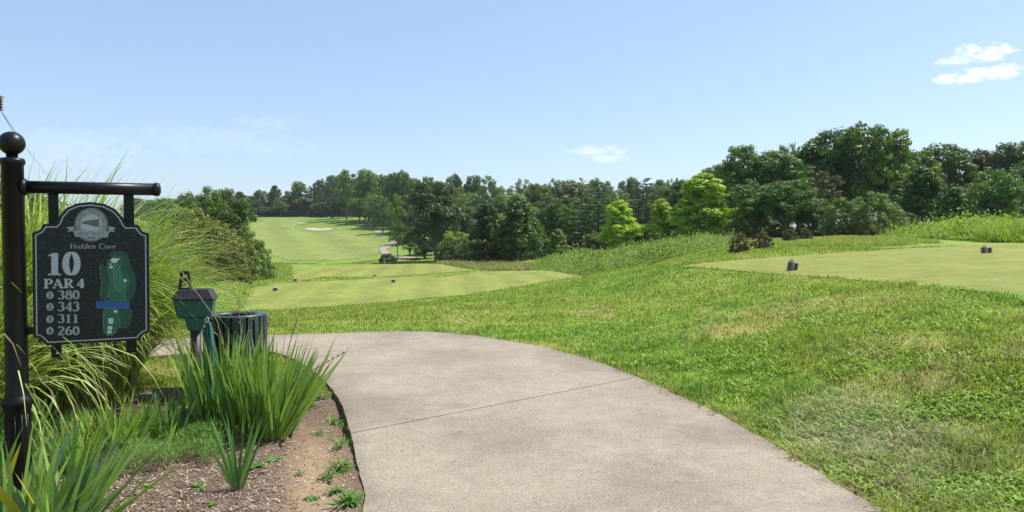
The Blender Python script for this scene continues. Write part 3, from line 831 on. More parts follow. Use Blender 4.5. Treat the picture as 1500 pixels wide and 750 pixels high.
while px<480:
    tree(px,292+random.uniform(-4,6),34,330,'oak',DK,'low tree on the horizon behind the left thicket','trees on the horizon at left'); px+=26
for px in range(200,640,17):
    tree(px+8,296+random.uniform(-5,5),30,298+random.uniform(-3,3),random.choice(['round','cone']),random.choice([DK,MD,DK]),'leafy tree filling the foot of the far row','trees at the foot of the far row') if px>350 and px<500 else None
    tree(px,299+random.uniform(-4,5),30,318+random.uniform(-4,6),'shrub',random.choice([DK,MD,DK]),'dense undergrowth tree closing the gaps below the far row','undergrowth closing the far row')
for px,yt,Y in ((-60,330,70),(20,330,72),(90,328,68),(160,322,66)):
    tree(px,yt,90,Y,'oak',MD,'tree hidden behind the tall ornamental grass','trees behind the tall grass')
for k,px in enumerate(range(472,610,15)):
    tree(px,263-(k%3)*4+random.uniform(-3,3),30,300+random.uniform(-8,8),'oak',random.choice([DK,MD]),'tall tree in the wood closing the view behind the hill grove','trees behind the hill grove')
    tree(px+6,288+random.uniform(-6,6),32,288,'round',random.choice([DK,MD]),'low leafy tree under the wood behind the hill grove','low trees behind the hill grove')
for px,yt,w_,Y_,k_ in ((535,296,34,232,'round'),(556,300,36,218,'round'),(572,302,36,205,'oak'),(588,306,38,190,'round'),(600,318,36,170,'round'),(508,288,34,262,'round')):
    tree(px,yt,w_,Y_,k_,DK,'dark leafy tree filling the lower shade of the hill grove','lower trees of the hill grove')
for k in range(11):
    px=-620+k*72; tree(px,250+random.uniform(-25,30),150,random.uniform(58,80),random.choice(['oak','round']),random.choice([MD,DK]),'tree of the thicket continuing left behind the tall grass','trees behind the tall grass')  if px<60 else None
# low dark growth under the wood edge
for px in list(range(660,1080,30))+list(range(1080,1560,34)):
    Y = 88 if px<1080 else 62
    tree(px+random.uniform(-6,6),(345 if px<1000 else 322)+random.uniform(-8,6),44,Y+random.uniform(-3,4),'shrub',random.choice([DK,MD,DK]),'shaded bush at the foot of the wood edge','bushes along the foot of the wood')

# ------------------------------------------------------------------ weed thickets, seed-head grass
def thicket(name, poly, n, hgt, label, col, leaf=.11, seedheads=0.0):
    P=np.array(poly); lo=P.min(0); hi=P.max(0)
    r=rng
    X=r.uniform(lo[0],hi[0],n*6); Y=r.uniform(lo[1],hi[1],n*6); k=inside(poly,X,Y); X,Y=X[k][:n],Y[k][:n]
    lump=fbm(X*.9,Y*.9,51,3); hh=hgt*(.35+1.1*lump)
    hh=hh*(.18+.82*sstep(0,2.6,dist_poly(list(poly)+[poly[0]],X,Y)))*(.6+.8*fbm(X*.35,Y*.35,58,2))
    q=r.uniform(0,1,len(X))**.45; q=np.where(r.uniform(0,1,len(X))<.05,q*1.5,q)
    Z=H(X,Y)+hh*q
    sh=.75+.5*fbm(X*2.5,Y*2.5,57,3); Z=H(X,Y)+hh*q*sh; C=np.stack([X,Y,Z],1); nn=r.normal(size=C.shape)*.8+np.array([0,-.2,.8])
    cc=np.array(col)*r.uniform(.65,1.35,(len(X),1))*(.8+.5*fbm(X*.5,Y*.5,53,2))[:,None]
    V,Fc,c=leaves_from(C,nn,leaf,cc,9,.6)
    me=np_mesh(name,V,Fc,4,c,smooth=False); o=link(name,me,M_BLADE); tag(o,label,'weeds',kind='stuff')
    return o
WA=[(at(px,400,Y).x,Y) for px,Y in ((762,64),(800,53),(840,44),(880,38.5),(930,38),(1000,39),(1060,43),(1085,48),(1080,56),(1000,60),(850,70),(785,70))]
thicket('bramble_thicket',WA,50000,.8,'bright green bramble thicket between lower tee and bright young trees',(.21,.29,.075),.17)
WB=[(at(px,400,Y).x,Y) for px,Y in ((1280,42),(1330,37),(1390,33),(1440,30),(1520,28.5),(1650,28),(1750,32),(1700,48),(1500,50),(1350,52))]
thicket('weed_bank',WB,60000,.85,'bank of tall bright yellow-green weeds at the right above the tee',(.24,.33,.06),.15)
def tall_grass(name, poly, n, hg, label, col, tan=.3, w=.012):
    P=np.array(poly); lo=P.min(0); hi=P.max(0); r=rng
    X=r.uniform(lo[0],hi[0],n*8); Y=r.uniform(lo[1],hi[1],n*8); k=inside(poly,X,Y); X,Y=X[k][:n],Y[k][:n]; n=len(X)
    k=fbm(X*.8,Y*.8,61,3)>.36; X,Y=X[k],Y[k]; n=len(X)
    Z=H(X,Y); hh=hg*r.uniform(.5,1.2,n)*(.5+fbm(X*.5,Y*.5,63,2)); a=r.uniform(0,6.28,n); ln=r.uniform(.3,1.3,n)
    P=np.zeros((n,3,3)); P[:,0]=np.stack([X,Y,Z-.02],1)
    P[:,1]=P[:,0]+np.stack([np.cos(a)*ln*hh*.3,np.sin(a)*ln*hh*.3,hh*.6],1)
    P[:,2]=P[:,0]+np.stack([np.cos(a)*ln*hh,np.sin(a)*ln*hh,hh*(1-.25*ln)],1)
    ww=w*r.uniform(.6,1.4,n); W=np.stack([ww,ww*.8,ww*.25],1)
    b=r.uniform(0,6.28,n); S=np.stack([np.cos(b),np.sin(b),0*b],1)
    c=np.array(col)*r.uniform(.7,1.3,(n,1)); t=r.uniform(0,1,n)<tan; c2=c.copy(); c2[t]=np.array([.34,.27,.17])*r.uniform(.7,1.2,(t.sum(),1))
    C=np.stack([c*.95,c*1.05,c2],1)
    o=ribbons(name,P,W,S,C,M_BLADE); tag(o,label,'grass',kind='stuff'); return o
def band(pts): return [(at(px,400,Y).x,Y) for px,Y in pts]
tall_grass('seed_grass',band(((1135,36),(1150,27),(1200,26),(1300,27),(1380,29),(1300,40),(1230,52),(1100,52))),34000,.17,'uneven rough with brown seed heads before the right wood',(.26,.32,.08),.28,.013)
tall_grass('bank_tall_grass',band(((1425,31),(1470,29),(1560,28),(1640,29),(1640,36),(1480,36))),9000,.95,'tall bright grass at the right end of the weed bank',(.27,.36,.07),.08,.012)
tall_grass('weed_stems',WB,2600,1.05,'taller stems standing out of the weed bank',(.28,.36,.10),.25,.008)
tall_grass('thicket_stems',WA,3200,1.05,'taller stems standing out of the bramble thicket',(.27,.34,.12),.3,.010)
tall_grass('tall_rough',band(((640,79),(700,62),(780,56),(790,66),(720,86),(640,92))),9000,.42,'tan tipped tall grass fringe behind the forward tee',(.26,.27,.11),.6,.03)
tall_grass('shaggy_rough',band(((300,60),(330,30),(350,27),(366,40),(425,52),(428,74),(400,88),(330,80))),22000,.36,'shaggy rough between the thicket and the forward tee',(.25,.33,.08),.22,.02)
tall_grass('bank_grass',band(((395,100),(600,97),(640,96),(640,104),(400,108))),7000,.22,'taller grass in the hollow before the fairway',(.24,.32,.09),.25,.04)

# ------------------------------------------------------------------ tee markers
M_WOOD=simple('weathered_wood',(.33,.275,.195),.85,nscale=14,var=.4,bmp=.6)
M_DARKW=simple('dark_wood',(.09,.073,.05),.8,nscale=18,var=.4,bmp=.5)
M_BLACKW=simple('black_wood',(.02,.018,.015),.8,nscale=18,var=.4)
def marker(px,py,w,hgt,lab,grp,rz=.3,tilt=0,notch=True):
    x,y=g(px,py); z=h(x,y)
    o=empty('tee_marker',(x,y,z),rz); o.rotation_euler=(tilt,tilt*.5,rz)
    tag(o,lab,'tee marker',grp)
    bm=bmesh.new(); n=7
    r=w/2
    vs=box_bm(bm,-r,r,-r,r,-.03,hgt*.74,.006)
    # rough-sawn faces: grooves cut as separate vertical slats standing proud
    for i in range(3):
        xx=-r+w*(i+.5)/3
        box_bm(bm,xx-w*.11,xx+w*.11,-r-.002,-r+.002,.0,hgt*.72,.001)
    bm_obj('block',bm,M_DARKW,o)
    for k in range(4):
        Mr=Matrix.Rotation(k*math.pi/2,4,'Z')
        bm=bmesh.new(); box_bm(bm,-r-.004,-r*.5,-r-.011,-r-.003,0,hgt*.72,.002,Mr); bm_obj('pale_board',bm,M_WOOD,o); bm=bmesh.new(); box_bm(bm,r*.5,r-.006,-r-.011,-r-.003,0,hgt*.72,.002,Mr); bm_obj('pale_board',bm,M_WOOD,o)
    bm=bmesh.new(); box_bm(bm,-r*.2,r*.3,-r-.012,-r-.004,hgt*.06,hgt*.66,.001); bm_obj('dark_plate',bm,M_BLACKW,o)  # near-black plate on the front face, between the pale boards
    bm=bmesh.new(); a=[bm.verts.new((sx*r*1.06,sy*r*1.06,hgt*.742)) for sx,sy in((-1,-1),(1,-1),(1,1),(-1,1))]
    b=[bm.verts.new((sx*r*.5,sy*r*.5,hgt)) for sx,sy in((-1,-1),(1,-1),(1,1),(-1,1))]
    for i in range(4): bm.faces.new((a[i],a[(i+1)%4],b[(i+1)%4],b[i]))
    bm.faces.new(b); bm.faces.new(a[::-1])
    bm_obj('cap',bm,M_WOOD,o)
marker(1160,397,.145,.245,'tilted wooden block marker with pale cap, nearer one on the raised tee','markers on the raised tee',.5,.13)
marker(1445,371.5,.17,.215,'squat wooden block marker, farther one at the right of the raised tee','markers on the raised tee',.25,-.04)
marker(403,426.5,.2,.2,'small dark marker at the left side of the lower tee','markers on the lower tee')
marker(576,414,.2,.21,'small dark marker on the right part of the lower tee','markers on the lower tee',.1)
marker(432.5,412.5,.2,.2,'tiny marker at the left corner of the forward tee','markers on the forward tee')
marker(549,405.3,.2,.2,'tiny marker near the middle of the strip behind the lower tee','markers on the forward tee')

# ------------------------------------------------------------------ hole sign
M_BLACK,_nt,_b=mat('black_enamel'); _b.inputs['Base Color'].default_value=(.006,.006,.007,1); _b.inputs['Roughness'].default_value=.38; _b.inputs['Specular IOR Level'].default_value=.28
_n=noise(_nt,90,3); bump(_nt,_b,_n.outputs[0],.02,.0005)
def granite():
    m,nt,b=mat('polished_granite'); tc=N(nt,'ShaderNodeTexCoord').outputs['Object']
    n=noise(nt,110,4,tc,.8); n2=noise(nt,45,3,tc)
    r=ramp(nt,n.outputs[0],[(.36,(.003,.004,.006)),(.5,(.012,.014,.02)),(.6,(.042,.05,.06)),(.75,(.12,.135,.15))])
    r2=ramp(nt,n2.outputs[0],[(.3,(.7,.7,.7)),(.7,(1.3,1.3,1.3))])
    nt.links.new(mixc(nt,1.0,r.outputs[0],r2.outputs[0],'MULTIPLY'),b.inputs['Base Color']); b.inputs['Roughness'].default_value=.3; b.inputs['Specular IOR Level'].default_value=.25
    return m
M_GRAN=granite()
SA=math.radians(21); SP=Vector((-2.918,4.2,0)); SD=Vector((math.cos(SA),math.sin(SA),0)); SNn=Vector((math.sin(SA),-math.cos(SA),0))
sign=empty('hole_sign',(SP.x,SP.y,bz(SP.x,SP.y)),SA); SZ=sign.location.z
tag(sign,'black post sign with a hanging dark granite panel reading hole 10 par 4','sign')
def sp(px,py,off=.017):
    """surveyed direction -> sign-plane coordinates (along, up)"""
    d=Vector(ray(px,py)); c=Vector((0,0,CAMZ)); p0=SP+SNn*off
    t=(p0-c).dot(SNn)/d.dot(SNn); q=c+d*t-SP
    return (q.dot(SD), q.z-SZ)
def sx_(px,py=400): return sp(px,py,0)[0]
# post
ballz=sp(18,210,0)[1]; tz=sp(19,233,0)[1]; colz=sp(30,588,0)[1]
bm=bmesh.new()
lathe_bm(bm,[(.085,-.06),(.085,.03),(.075,.05),(.068,.10),(.066,colz-.06),(.072,colz-.03),(.082,colz-.01),(.082,colz+.015),(.066,colz+.03),(.059,colz+.05),(.057,tz-.035),(.064,tz-.03),(.066,tz-.01),(.060,tz+.004),(.03,tz+.008),(.03,tz+.03)],(0,0,0),28)
post=bm_obj('post',bm,M_BLACK,sign,True)
bm=bmesh.new(); lathe_bm(bm,[(.069*math.sin(t),ballz-.069*math.cos(t)) for t in np.linspace(.05,math.pi-.02,16)],(0,0,0),28)
bm_obj('finial',bm,M_BLACK,post,True)
for zz in (.2,): 
    bm=bmesh.new()
    for k in range(12):
        a=k*math.pi/6; tube_bm(bm,[(.066*math.cos(a),.066*math.sin(a),.1),(.065*math.cos(a),.065*math.sin(a),colz-.07)],.0035,6)
    bm_obj('fluting',bm,M_BLACK,post,True)
# bar
b0=sp(34,272,0); b1=sp(234,279.5,0); zb=(b0[1]+b1[1])/2
bm=bmesh.new(); tube_bm(bm,[(.03,0,zb),(b1[0]-.035,0,zb)],.0375,20); bar=bm_obj('crossbar',bm,M_BLACK,sign,True)
bm=bmesh.new(); tube_bm(bm,[(b1[0]-.036,0,zb),(b1[0]-.03,0,zb),(b1[0]-.008,0,zb),(b1[0],0,zb),(b1[0]+.006,0,zb)],[.0375,.0415,.0415,.036,.02],20); bm_obj('end_cap',bm,M_BLACK,bar,True)
bm=bmesh.new(); tube_bm(bm,[(.045,0,zb),(.06,0,zb),(.075,0,zb)],[.05,.052,.04],20); bm_obj('collar',bm,M_BLACK,bar,True)
# hanging straps
for px0,px1 in ((73,88),(183,198)):
    xa,xb=sp(px0,400,-.02)[0],sp(px1,400,-.02)[0]
    zl=sp((px0+px1)/2,523 if px0<100 else 516,-.02)[1]
    hx=(xa+xb)/2+.002; zh=zl+.022; r=.006
    bm=bmesh.new(); y0,y1=.012,.024
    box_bm(bm,xa,xb,y0,y1,zl+.045,zb-.03,.001)
    # the lower tab, with its bolt hole
    outer=[(xa,zl),(xb,zl),(xb,zl+.045),(xa,zl+.045)]
    ring=[(hx+r*math.cos(t),zh+r*math.sin(t)) for t in np.linspace(0,2*math.pi,12,endpoint=False)]
    pts=[Vector(p) for p in outer+ring]; ed=[(0,1),(1,2),(2,3),(3,0)]+[(4+i,4+(i+1)%12) for i in range(12)]
    v,e,f,_,_,_=delaunay_2d_cdt(pts,ed,[],1,1e-6)
    for yy,fl in((y0,1),(y1,-1)):
        vv=[bm.verts.new((p[0],yy,p[1])) for p in v]
        for t in f:
            c=(sum(v[i][0] for i in t)/3,sum(v[i][1] for i in t)/3)
            if math.hypot(c[0]-hx,c[1]-zh)<r*.95: continue
            bm.faces.new([vv[i] for i in t][::fl])
    bm_obj('strap',bm,M_BLACK,sign)
bm=bmesh.new(); xa=sp(48,485)[0]; za=sp(40,485,0)[1]; box_bm(bm,.05,xa+.03,.012,.022,za-.022,za+.022,.002); bm_obj('bracket',bm,M_BLACK,sign)
# granite panel
OUT=[(47,341),(52,339.5),(58,336.5),(61.5,332),(63,328),(72,328),(81,328),(83.5,325.5),(88,315),(97.5,304.5),(112,298),(132,295.8),(152,298.3),(168,306),(179,317.5),(184,327.5),(186,329.5),(195,329.6),(203,329.6),(205.5,335),(209.5,339.8),(218,341.6),(218.6,400),(219.3,486),(210.7,489.6),(206.4,494),(205.5,498.3),(140,502.2),(68,506),(62.5,500),(57.3,495.7),(48.7,494),(48,420)]
PO=[sp(*p) for p in OUT]
def prism(pts, y0, y1, name, material, parent, bev=0.0):
    bm=bmesh.new(); n=len(pts)
    a=[bm.verts.new((x,y0,z)) for x,z in pts]; b=[bm.verts.new((x,y1,z)) for x,z in pts]
    v,e,f,_,_,_=delaunay_2d_cdt([Vector(p) for p in pts],[(i,(i+1)%n) for i in range(n)],[],1,1e-7)
    if len(v)==n:
        for t in f:
            bm.faces.new([a[i] for i in t]); bm.faces.new([b[i] for i in t][::-1])
    for i in range(n): bm.faces.new((a[i],a[(i+1)%n],b[(i+1)%n],b[i]))
    bmesh.ops.recalc_face_normals(bm,faces=bm.faces)
    return bm_obj(name,bm,material,parent)
panel=prism(PO,-.018,.011,'granite_panel',M_GRAN,sign)
M_ENG=simple('engraved_silver',(.42,.45,.46),.6,nscale=200,var=.15)
M_ENG2=simple('engraved_grey',(.31,.335,.335),.7,nscale=200,var=.25)
M_WHT=simple('map_white',(.5,.62,.55),.6)
M_G1=simple('map_dark_green',(.006,.075,.04),.5,nscale=60,var=.2); M_G2=simple('map_green',(.02,.12,.06),.5,nscale=60,var=.2); M_G3=simple('map_light_green',(.04,.17,.09),.5); M_BL=simple('map_blue',(.012,.09,.27),.5)
YF=-.018
def inset(pts,d):
    P=np.array(pts); n=len(P); out=[]
    A=sum(P[i][0]*P[(i+1)%n][1]-P[(i+1)%n][0]*P[i][1] for i in range(n)); s=1 if A>0 else -1
    for i in range(n):
        a=P[i]-P[i-1]; b=P[(i+1)%n]-P[i]; a/=np.linalg.norm(a); b/=np.linalg.norm(b)
        na=np.array([-a[1],a[0]])*s; nb=np.array([-b[1],b[0]])*s; m=na+nb; m/=np.linalg.norm(m); k=d/max(.4,np.dot(m,na))
        out.append(P[i]+m*k)
    return out
def loop_band(pts,d0,d1,y,name,material,parent,closed=True):
    a=inset(pts,d0); b=inset(pts,d1); bm=bmesh.new(); n=len(a)
    va=[bm.verts.new((p[0],y,p[1])) for p in a]; vb=[bm.verts.new((p[0],y,p[1])) for p in b]
    for i in range(n): bm.faces.new((va[i],va[(i+1)%n],vb[(i+1)%n],vb[i]))
    return bm_obj(name,bm,material,parent)
loop_band(PO,.0155,.0215,YF-.0006,'border_line',M_ENG,panel)
def flat(pts,lay,name,material,parent=None,raw=False,bm=None):
    P=[sp(*p) for p in pts] if not raw else pts
    own=bm is None; bm=bm or bmesh.new(); n=len(P)
    v,e,f,_,_,_=delaunay_2d_cdt([Vector(p) for p in P],[(i,(i+1)%n) for i in range(n)],[],1,1e-7)
    vv=[bm.verts.new((p[0],YF-.0004*lay,p[1])) for p in v]
    for t in f: bm.faces.new([vv[i] for i in t])
    if own: return bm_obj(name,bm,material,parent or panel)
def sm(pts,k=1):
    p=smooth_poly(list(pts)+[pts[0]],k); return p[:-1]
R2=lambda pts:[(x/3.75,360+y/3.75) for x,y in pts]
# map of the hole
mp=flat(sm(R2([(600,45),(620,30),(680,30),(710,60),(715,110),(745,160),(750,220),(735,290),(700,308),(685,290),(680,270),(700,230),(705,190),(690,140),(675,100),(668,75),(640,60),(605,60)])),1,'hole_map',M_G1)
flat(sm(R2([(545,100),(560,95),(582,120),(600,150),(603,200),(595,260),(583,300),(555,285),(550,250),(560,200),(550,150)])),1,'map_woods',M_G1)
flat(R2([(668,348),(728,350),(725,400),(710,440),(680,452),(655,450),(655,400)]),1,'map_woods',M_G1)
flat(sm(R2([(585,90),(600,68),(640,60),(668,80),(675,130),(700,180),(705,200),(690,240),(685,270),(710,303),(583,300),(600,240),(605,180),(590,130)])),2,'map_fairway',M_G2)
flat(sm(R2([(572,343),(665,345),(660,390),(650,430),(645,470),(620,490),(595,496),(572,480),(566,400)])),2,'map_fairway',M_G2)
flat(sm(R2([(625,100),(645,90),(660,150),(690,215),(680,240),(650,252),(628,240),(622,170)])),3,'map_fairway',M_G3)
flat(R2([(528,302),(713,307),(713,345),(528,340)]),4,'map_water',M_BL)
bm=bmesh.new()
def ell(cx,cy,rx,ry,n=14): return [(cx+rx*math.cos(t),cy+ry*math.sin(t)) for t in np.linspace(0,2*math.pi,n,endpoint=False)]
for q in (ell(628,81,19,14),ell(611,117,10,8),ell(650,73,8,6),ell(688,191,10,9),ell(635,360,11,8),ell(607,101,6,5)): flat(R2(q),5,'',None,bm=bm)
for x0,x1,y0,y1 in((596,622,398,428),(592,617,440,461),(590,613,465,482)): flat(R2([(x0,y0),(x1,y0),(x1,y1),(x0,y1)]),5,'',None,bm=bm)
bm_obj('map_bunkers',bm,M_WHT,panel)
# thin engraved outlines on the map
def dotted(pts,w=.0008,dash=None,lay=6,bm=None):
    P=[Vector(sp(*p)) for p in pts]; acc=0
    for a,b in zip(P,P[1:]):
        L=(b-a).length; t=0; d=(b-a)/L; nrm=Vector((-d.y,d.x))
        st=dash or L
        while t<L-1e-6:
            e=min(t+st*(.6 if dash else 1),L)
            q=[a+d*t-nrm*w,a+d*e-nrm*w,a+d*e+nrm*w,a+d*t+nrm*w]
            bm.faces.new([bm.verts.new((v.x,YF-.0004*lay,v.y)) for v in q]); t+=st
bm=bmesh.new()
dotted(R2([(668,75),(675,100),(690,140),(708,190),(700,230),(682,270),(687,292),(705,306)]),.0011,.004,6,bm)
dotted(R2([(548,112),(552,160),(560,205),(552,250),(553,285),(583,298)]),.0011,.004,6,bm)
dotted(R2([(585,110),(604,160),(606,200),(598,255),(585,298)]),.0011,.004,6,bm)
dotted(R2([(612,62),(640,56),(660,62),(668,80)]),.0011,.004,6,bm)
dotted(R2([(657,390),(655,450),(680,452),(700,448)]),.0011,.004,6,bm)
dotted(R2([(572,345),(566,400),(572,480),(595,495),(620,488),(645,468)]),.0008,None,6,bm)
dotted(R2([(625,100),(622,170),(628,240),(650,252),(680,240),(690,215),(660,150),(655,110)]),.0007,None,6,bm)
dotted(R2([(583,300),(710,304)]),.0008,None,6,bm); dotted(R2([(528,341),(713,346)]),.0008,None,6,bm)
bm_obj('map_outline',bm,M_ENG2,panel)

# broad-nib lettering ------------------------------------------------
def arc(cx,cy,rx,ry,a0,a1,n=14): return [(cx+rx*math.cos(math.radians(a0+(a1-a0)*i/n)),cy+ry*math.sin(math.radians(a0+(a1-a0)*i/n))) for i in range(n+1)]
# glyphs in a 1-high box; strokes: (points, mode) mode 'n' nib, 't' thin, 'T' thick
GL={
'0':(.62,[(arc(.31,.5,.215,.46,0,360,26),'n')]),
'1':(.5,[([(.25,.04),(.25,.96)],'T'),([(.02,.03),(.48,.03)],'t'),([(.25,.93),(.03,.84)],'t')]),
'2':(.6,[(arc(.28,.70,.2,.26,160,-25,12)+[(.36,.45),(.08,.08)],'n'),([(.06,.06),(.55,.06)],'m'),([(.54,.05),(.57,.22)],'t'),([(.09,.76),(.12,.76)],'T')]),
'3':(.58,[(arc(.26,.74,.19,.22,150,-80,12),'n'),(arc(.25,.28,.23,.26,80,-150,14),'n')]),
'4':(.62,[([(.42,.03),(.42,.97)],'T'),([(.42,.93),(.03,.30)],'t'),([(.02,.28),(.6,.28)],'m'),([(.28,.03),(.56,.03)],'t')]),
'6':(.6,[(arc(.30,.31,.21,.27,0,360,22),'n'),(arc(.52,.36,.43,.60,100,180,10),'n')]),
'8':(.6,[(arc(.30,.74,.17,.22,0,360,20),'n'),(arc(.30,.28,.22,.25,0,360,20),'n')]),
'P':(.62,[([(.16,.03),(.16,.97)],'T'),([(.0,.03),(.34,.03)],'t'),([(.0,.97),(.2,.97)],'t'),([(.18,.96),(.34,.96)]+arc(.34,.72,.22,.24,90,-90,12)+[(.18,.48)],'n')]),
'A':(.8,[([(.36,.98),(.66,.03)],'T'),([(.36,.98),(.1,.03)],'t'),([(.17,.33),(.55,.33)],'t'),([(.0,.03),(.24,.03)],'t'),([(.5,.03),(.82,.03)],'t')]),
'R':(.76,[([(.16,.03),(.16,.97)],'T'),([(.0,.03),(.34,.03)],'t'),([(.0,.97),(.2,.97)],'t'),([(.18,.96),(.32,.96)]+arc(.32,.73,.22,.23,90,-90,12)+[(.18,.5)],'n'),([(.34,.5),(.62,.03)],'T'),([(.52,.03),(.74,.03)],'t')]),
'H':(.8,[([(.1,.97),(.2,.99),(.17,.0)],'T'),([(.66,.97),(.6,.0),(.72,.03)],'T'),([(.05,.5),(.62,.52)],'t'),([(-.02,.9),(.2,1.0)],'t')]),
'i':(.28,[([(.06,.5),(.14,.58),(.12,.05),(.24,.06)],'n'),([(.15,.8),(.17,.84)],'T')]),
'd':(.52,[(arc(.24,.28,.18,.27,60,330,14),'n'),([(.5,1.02),(.42,.6),(.4,.04),(.52,.08)],'n')]),
'e':(.46,[([(.06,.3),(.36,.38)]+arc(.22,.32,.16,.26,20,310,16),'n')]),
'n':(.54,[([(.04,.52),(.12,.57),(.1,.0)],'n'),([(.1,.4)]+arc(.28,.4,.14,.18,150,0,8)+[(.42,.05),(.52,.08)],'n')]),
'C':(.72,[(arc(.38,.5,.34,.48,50,310,20),'n')]),
'o':(.5,[(arc(.24,.29,.19,.28,0,360,18),'n')]),
'v':(.48,[([(.04,.55),(.2,.02)],'T'),([(.2,.02),(.34,.35),(.38,.58)],'t')]),
}
def glyph(bm,ch,x0,x1,yt,yb,thick,thin,lay=3,slant=0):
    w,strokes=GL[ch]
    for si,(pts,mode) in enumerate(strokes):
        P=[]
        for (gx,gy) in pts:
            gx=gx+slant*gy*.6
            P.append(Vector(sp(x0+(x1-x0)*gx/w, yb+(yt-yb)*gy)))
        y=YF-.0004*lay-.00012*si
        L=[];Rr=[]
        for i,p in enumerate(P):
            a=P[max(0,i-1)]; b=P[min(len(P)-1,i+1)]
            d=(b-a); d=d.normalized() if d.length>1e-9 else Vector((1,0))
            wd={'n':thin+(thick-thin)*abs(d.y)**1.3,'t':thin,'T':thick,'m':thin*1.6}[mode]/2
            nrm=Vector((-d.y,d.x))
            if mode=='T': nrm=Vector((-1,0))*(1 if d.y>0 else -1)
            L.append(bm.verts.new((p.x+nrm.x*wd,y,p.y+nrm.y*wd))); Rr.append(bm.verts.new((p.x-nrm.x*wd,y,p.y-nrm.y*wd)))
        for i in range(len(P)-1): bm.faces.new((L[i],L[i+1],Rr[i+1],Rr[i]))
PXM=4.3/1050
bm=bmesh.new(); glyph(bm,'1',70,90.5,369.3,403,8.5*PXM,2.2*PXM); glyph(bm,'0',92.5,117,369.0,403.2,8.5*PXM,2.0*PXM); bm_obj('hole_number',bm,M_ENG,panel)
bm=bmesh.new(); T1,T2=3.6*PXM,1.3*PXM
glyph(bm,'P',64.5,76.8,408.7,422.3,T1,T2); glyph(bm,'A',77,93.5,408.6,422,T1,T2); glyph(bm,'R',93.8,108.6,408.4,421.8,T1,T2); glyph(bm,'4',112.5,124,408,421.6,T1,T2); bm_obj('par_lettering',bm,M_ENG,panel)
for s,yt,yb,i in (('380',425.3,438.2,0),('343',442,455.6,1),('311',460,472.9,2),('260',477.8,490.8,3)):
    bm=bmesh.new(); xs=[84.6,95.8,106.4]
    for k,ch in enumerate(s):
        w=10.2 if ch!='1' else 8.2
        glyph(bm,ch,xs[k]+(1 if ch=='1' else 0),xs[k]+w,yt,yb,3.1*PXM,1.25*PXM)
    bm_obj('yardage_number',bm,M_ENG2,panel)
    cy=[432.5,449.5,467.5,484.6][i]
    disc=flat(ell(73.3,cy,5.6,5.6,20),2,'yardage_disc',M_ENG2)
    bm=bmesh.new(); glyph(bm,'1234'[i],71.4,75.4,cy-3.4,cy+3.4,1.1*PXM,.6*PXM,5); bm_obj('disc_number',bm,M_GRAN,panel)
bm=bmesh.new(); x=101.8
for ch,wd in (('H',9.5),('i',3.6),('d',6.6),('d',6.6),('e',5.6),('n',6.8),(' ',4.5),('C',8.0),('o',6.0),('v',5.6),('e',5.4)):
    if ch!=' ': glyph(bm,ch,x,x+wd-.6,356.6,364.2,1.25*PXM,.55*PXM,slant=.18)
    x+=wd
bm_obj('hole_name',bm,M_ENG2,panel)
# crest
R1=lambda pts:[(40+x/6.25,280+y/6.25) for x,y in pts]
crest=flat(R1(ell(585,308,153,153,40)),1,'crest',M_ENG2)
flat(R1(ell(582,300,92,82,30)),3,'crest_window',M_ENG)
M_MIDG=simple('engraved_mid',(.12,.13,.13),.7,nscale=200,var=.3)
flat(R1([(495,295),(530,272),(600,262),(640,256),(660,262),(662,330),(600,322),(560,306),(500,300)]),4,'crest_hill',M_MIDG)
bm=bmesh.new(); cR=[R1([(585+(153-4)*math.cos(t),308+(153-4)*math.sin(t)),(585+140*math.cos(t),308+140*math.sin(t))]) for t in np.linspace(0,2*math.pi,40)]
for a,b in zip(cR,cR[1:]):
    q=[sp(*a[0]),sp(*b[0]),sp(*b[1]),sp(*a[1])]; bm.faces.new([bm.verts.new((p[0],YF-.0004*2,p[1])) for p in q])
bm_obj('crest_ring',bm,M_MIDG,panel)
bm=bmesh.new()
flat(R1([(420,362),(755,366),(735,425),(440,418)]),6,'',None,bm=bm); flat(R1([(355,333),(425,322),(433,362),(368,374),(388,352)]),4,'',None,bm=bm); flat(R1([(748,322),(812,336),(785,355),(806,376),(742,366)]),4,'',None,bm=bm)
bm_obj('crest_banner',bm,M_ENG2,panel)
bm=bmesh.new()
for cx,cy in ((565,432),(578,420),(556,420),(603,432),(616,422),(592,420)): flat(R1(ell(cx,cy,9,8,10)),5,'',None,bm=bm)
bm_obj('crest_clubs',bm,M_MIDG,panel)
def text_on(s,place,size,name,material,lay,shear=0.0):
    bm=bmesh.new()
    for i,ch in enumerate(s):
        if ch==' ': continue
        cu=D.curves.new('t','FONT'); cu.body=ch; cu.size=1; cu.align_x='CENTER'; cu.align_y='CENTER'; cu.shear=shear; cu.resolution_u=2
        ob=D.objects.new('t',cu); COL.objects.link(ob); dg=bpy.context.evaluated_depsgraph_get(); m=ob.evaluated_get(dg).to_mesh()
        px,py,ang=place(i,len(s)); c=sp(px,py)
        base=len(bm.verts); vs=[]
        for v in m.vertices:
            x=v.co.x*size; y=v.co.y*size; vs.append(bm.verts.new((c[0]+x*math.cos(ang)-y*math.sin(ang),YF-.0004*lay,c[1]+x*math.sin(ang)+y*math.cos(ang))))
        for p in m.polygons:
            try: bm.faces.new([vs[k] for k in p.vertices])
            except Exception: pass
        ob.evaluated_get(dg).to_mesh_clear(); D.objects.remove(ob); D.curves.remove(cu)
    return bm_obj(name,bm,material,panel)
def ringp(i,n):
    t=math.radians(196-212*i/(n-1)); return (40+(585+119*math.cos(t))/6.25,280+(308-119*math.sin(t))/6.25,t-math.pi/2)
text_on('Kentucky State Parks',ringp,6.6*PXM,'crest_lettering',M_MIDG,4)
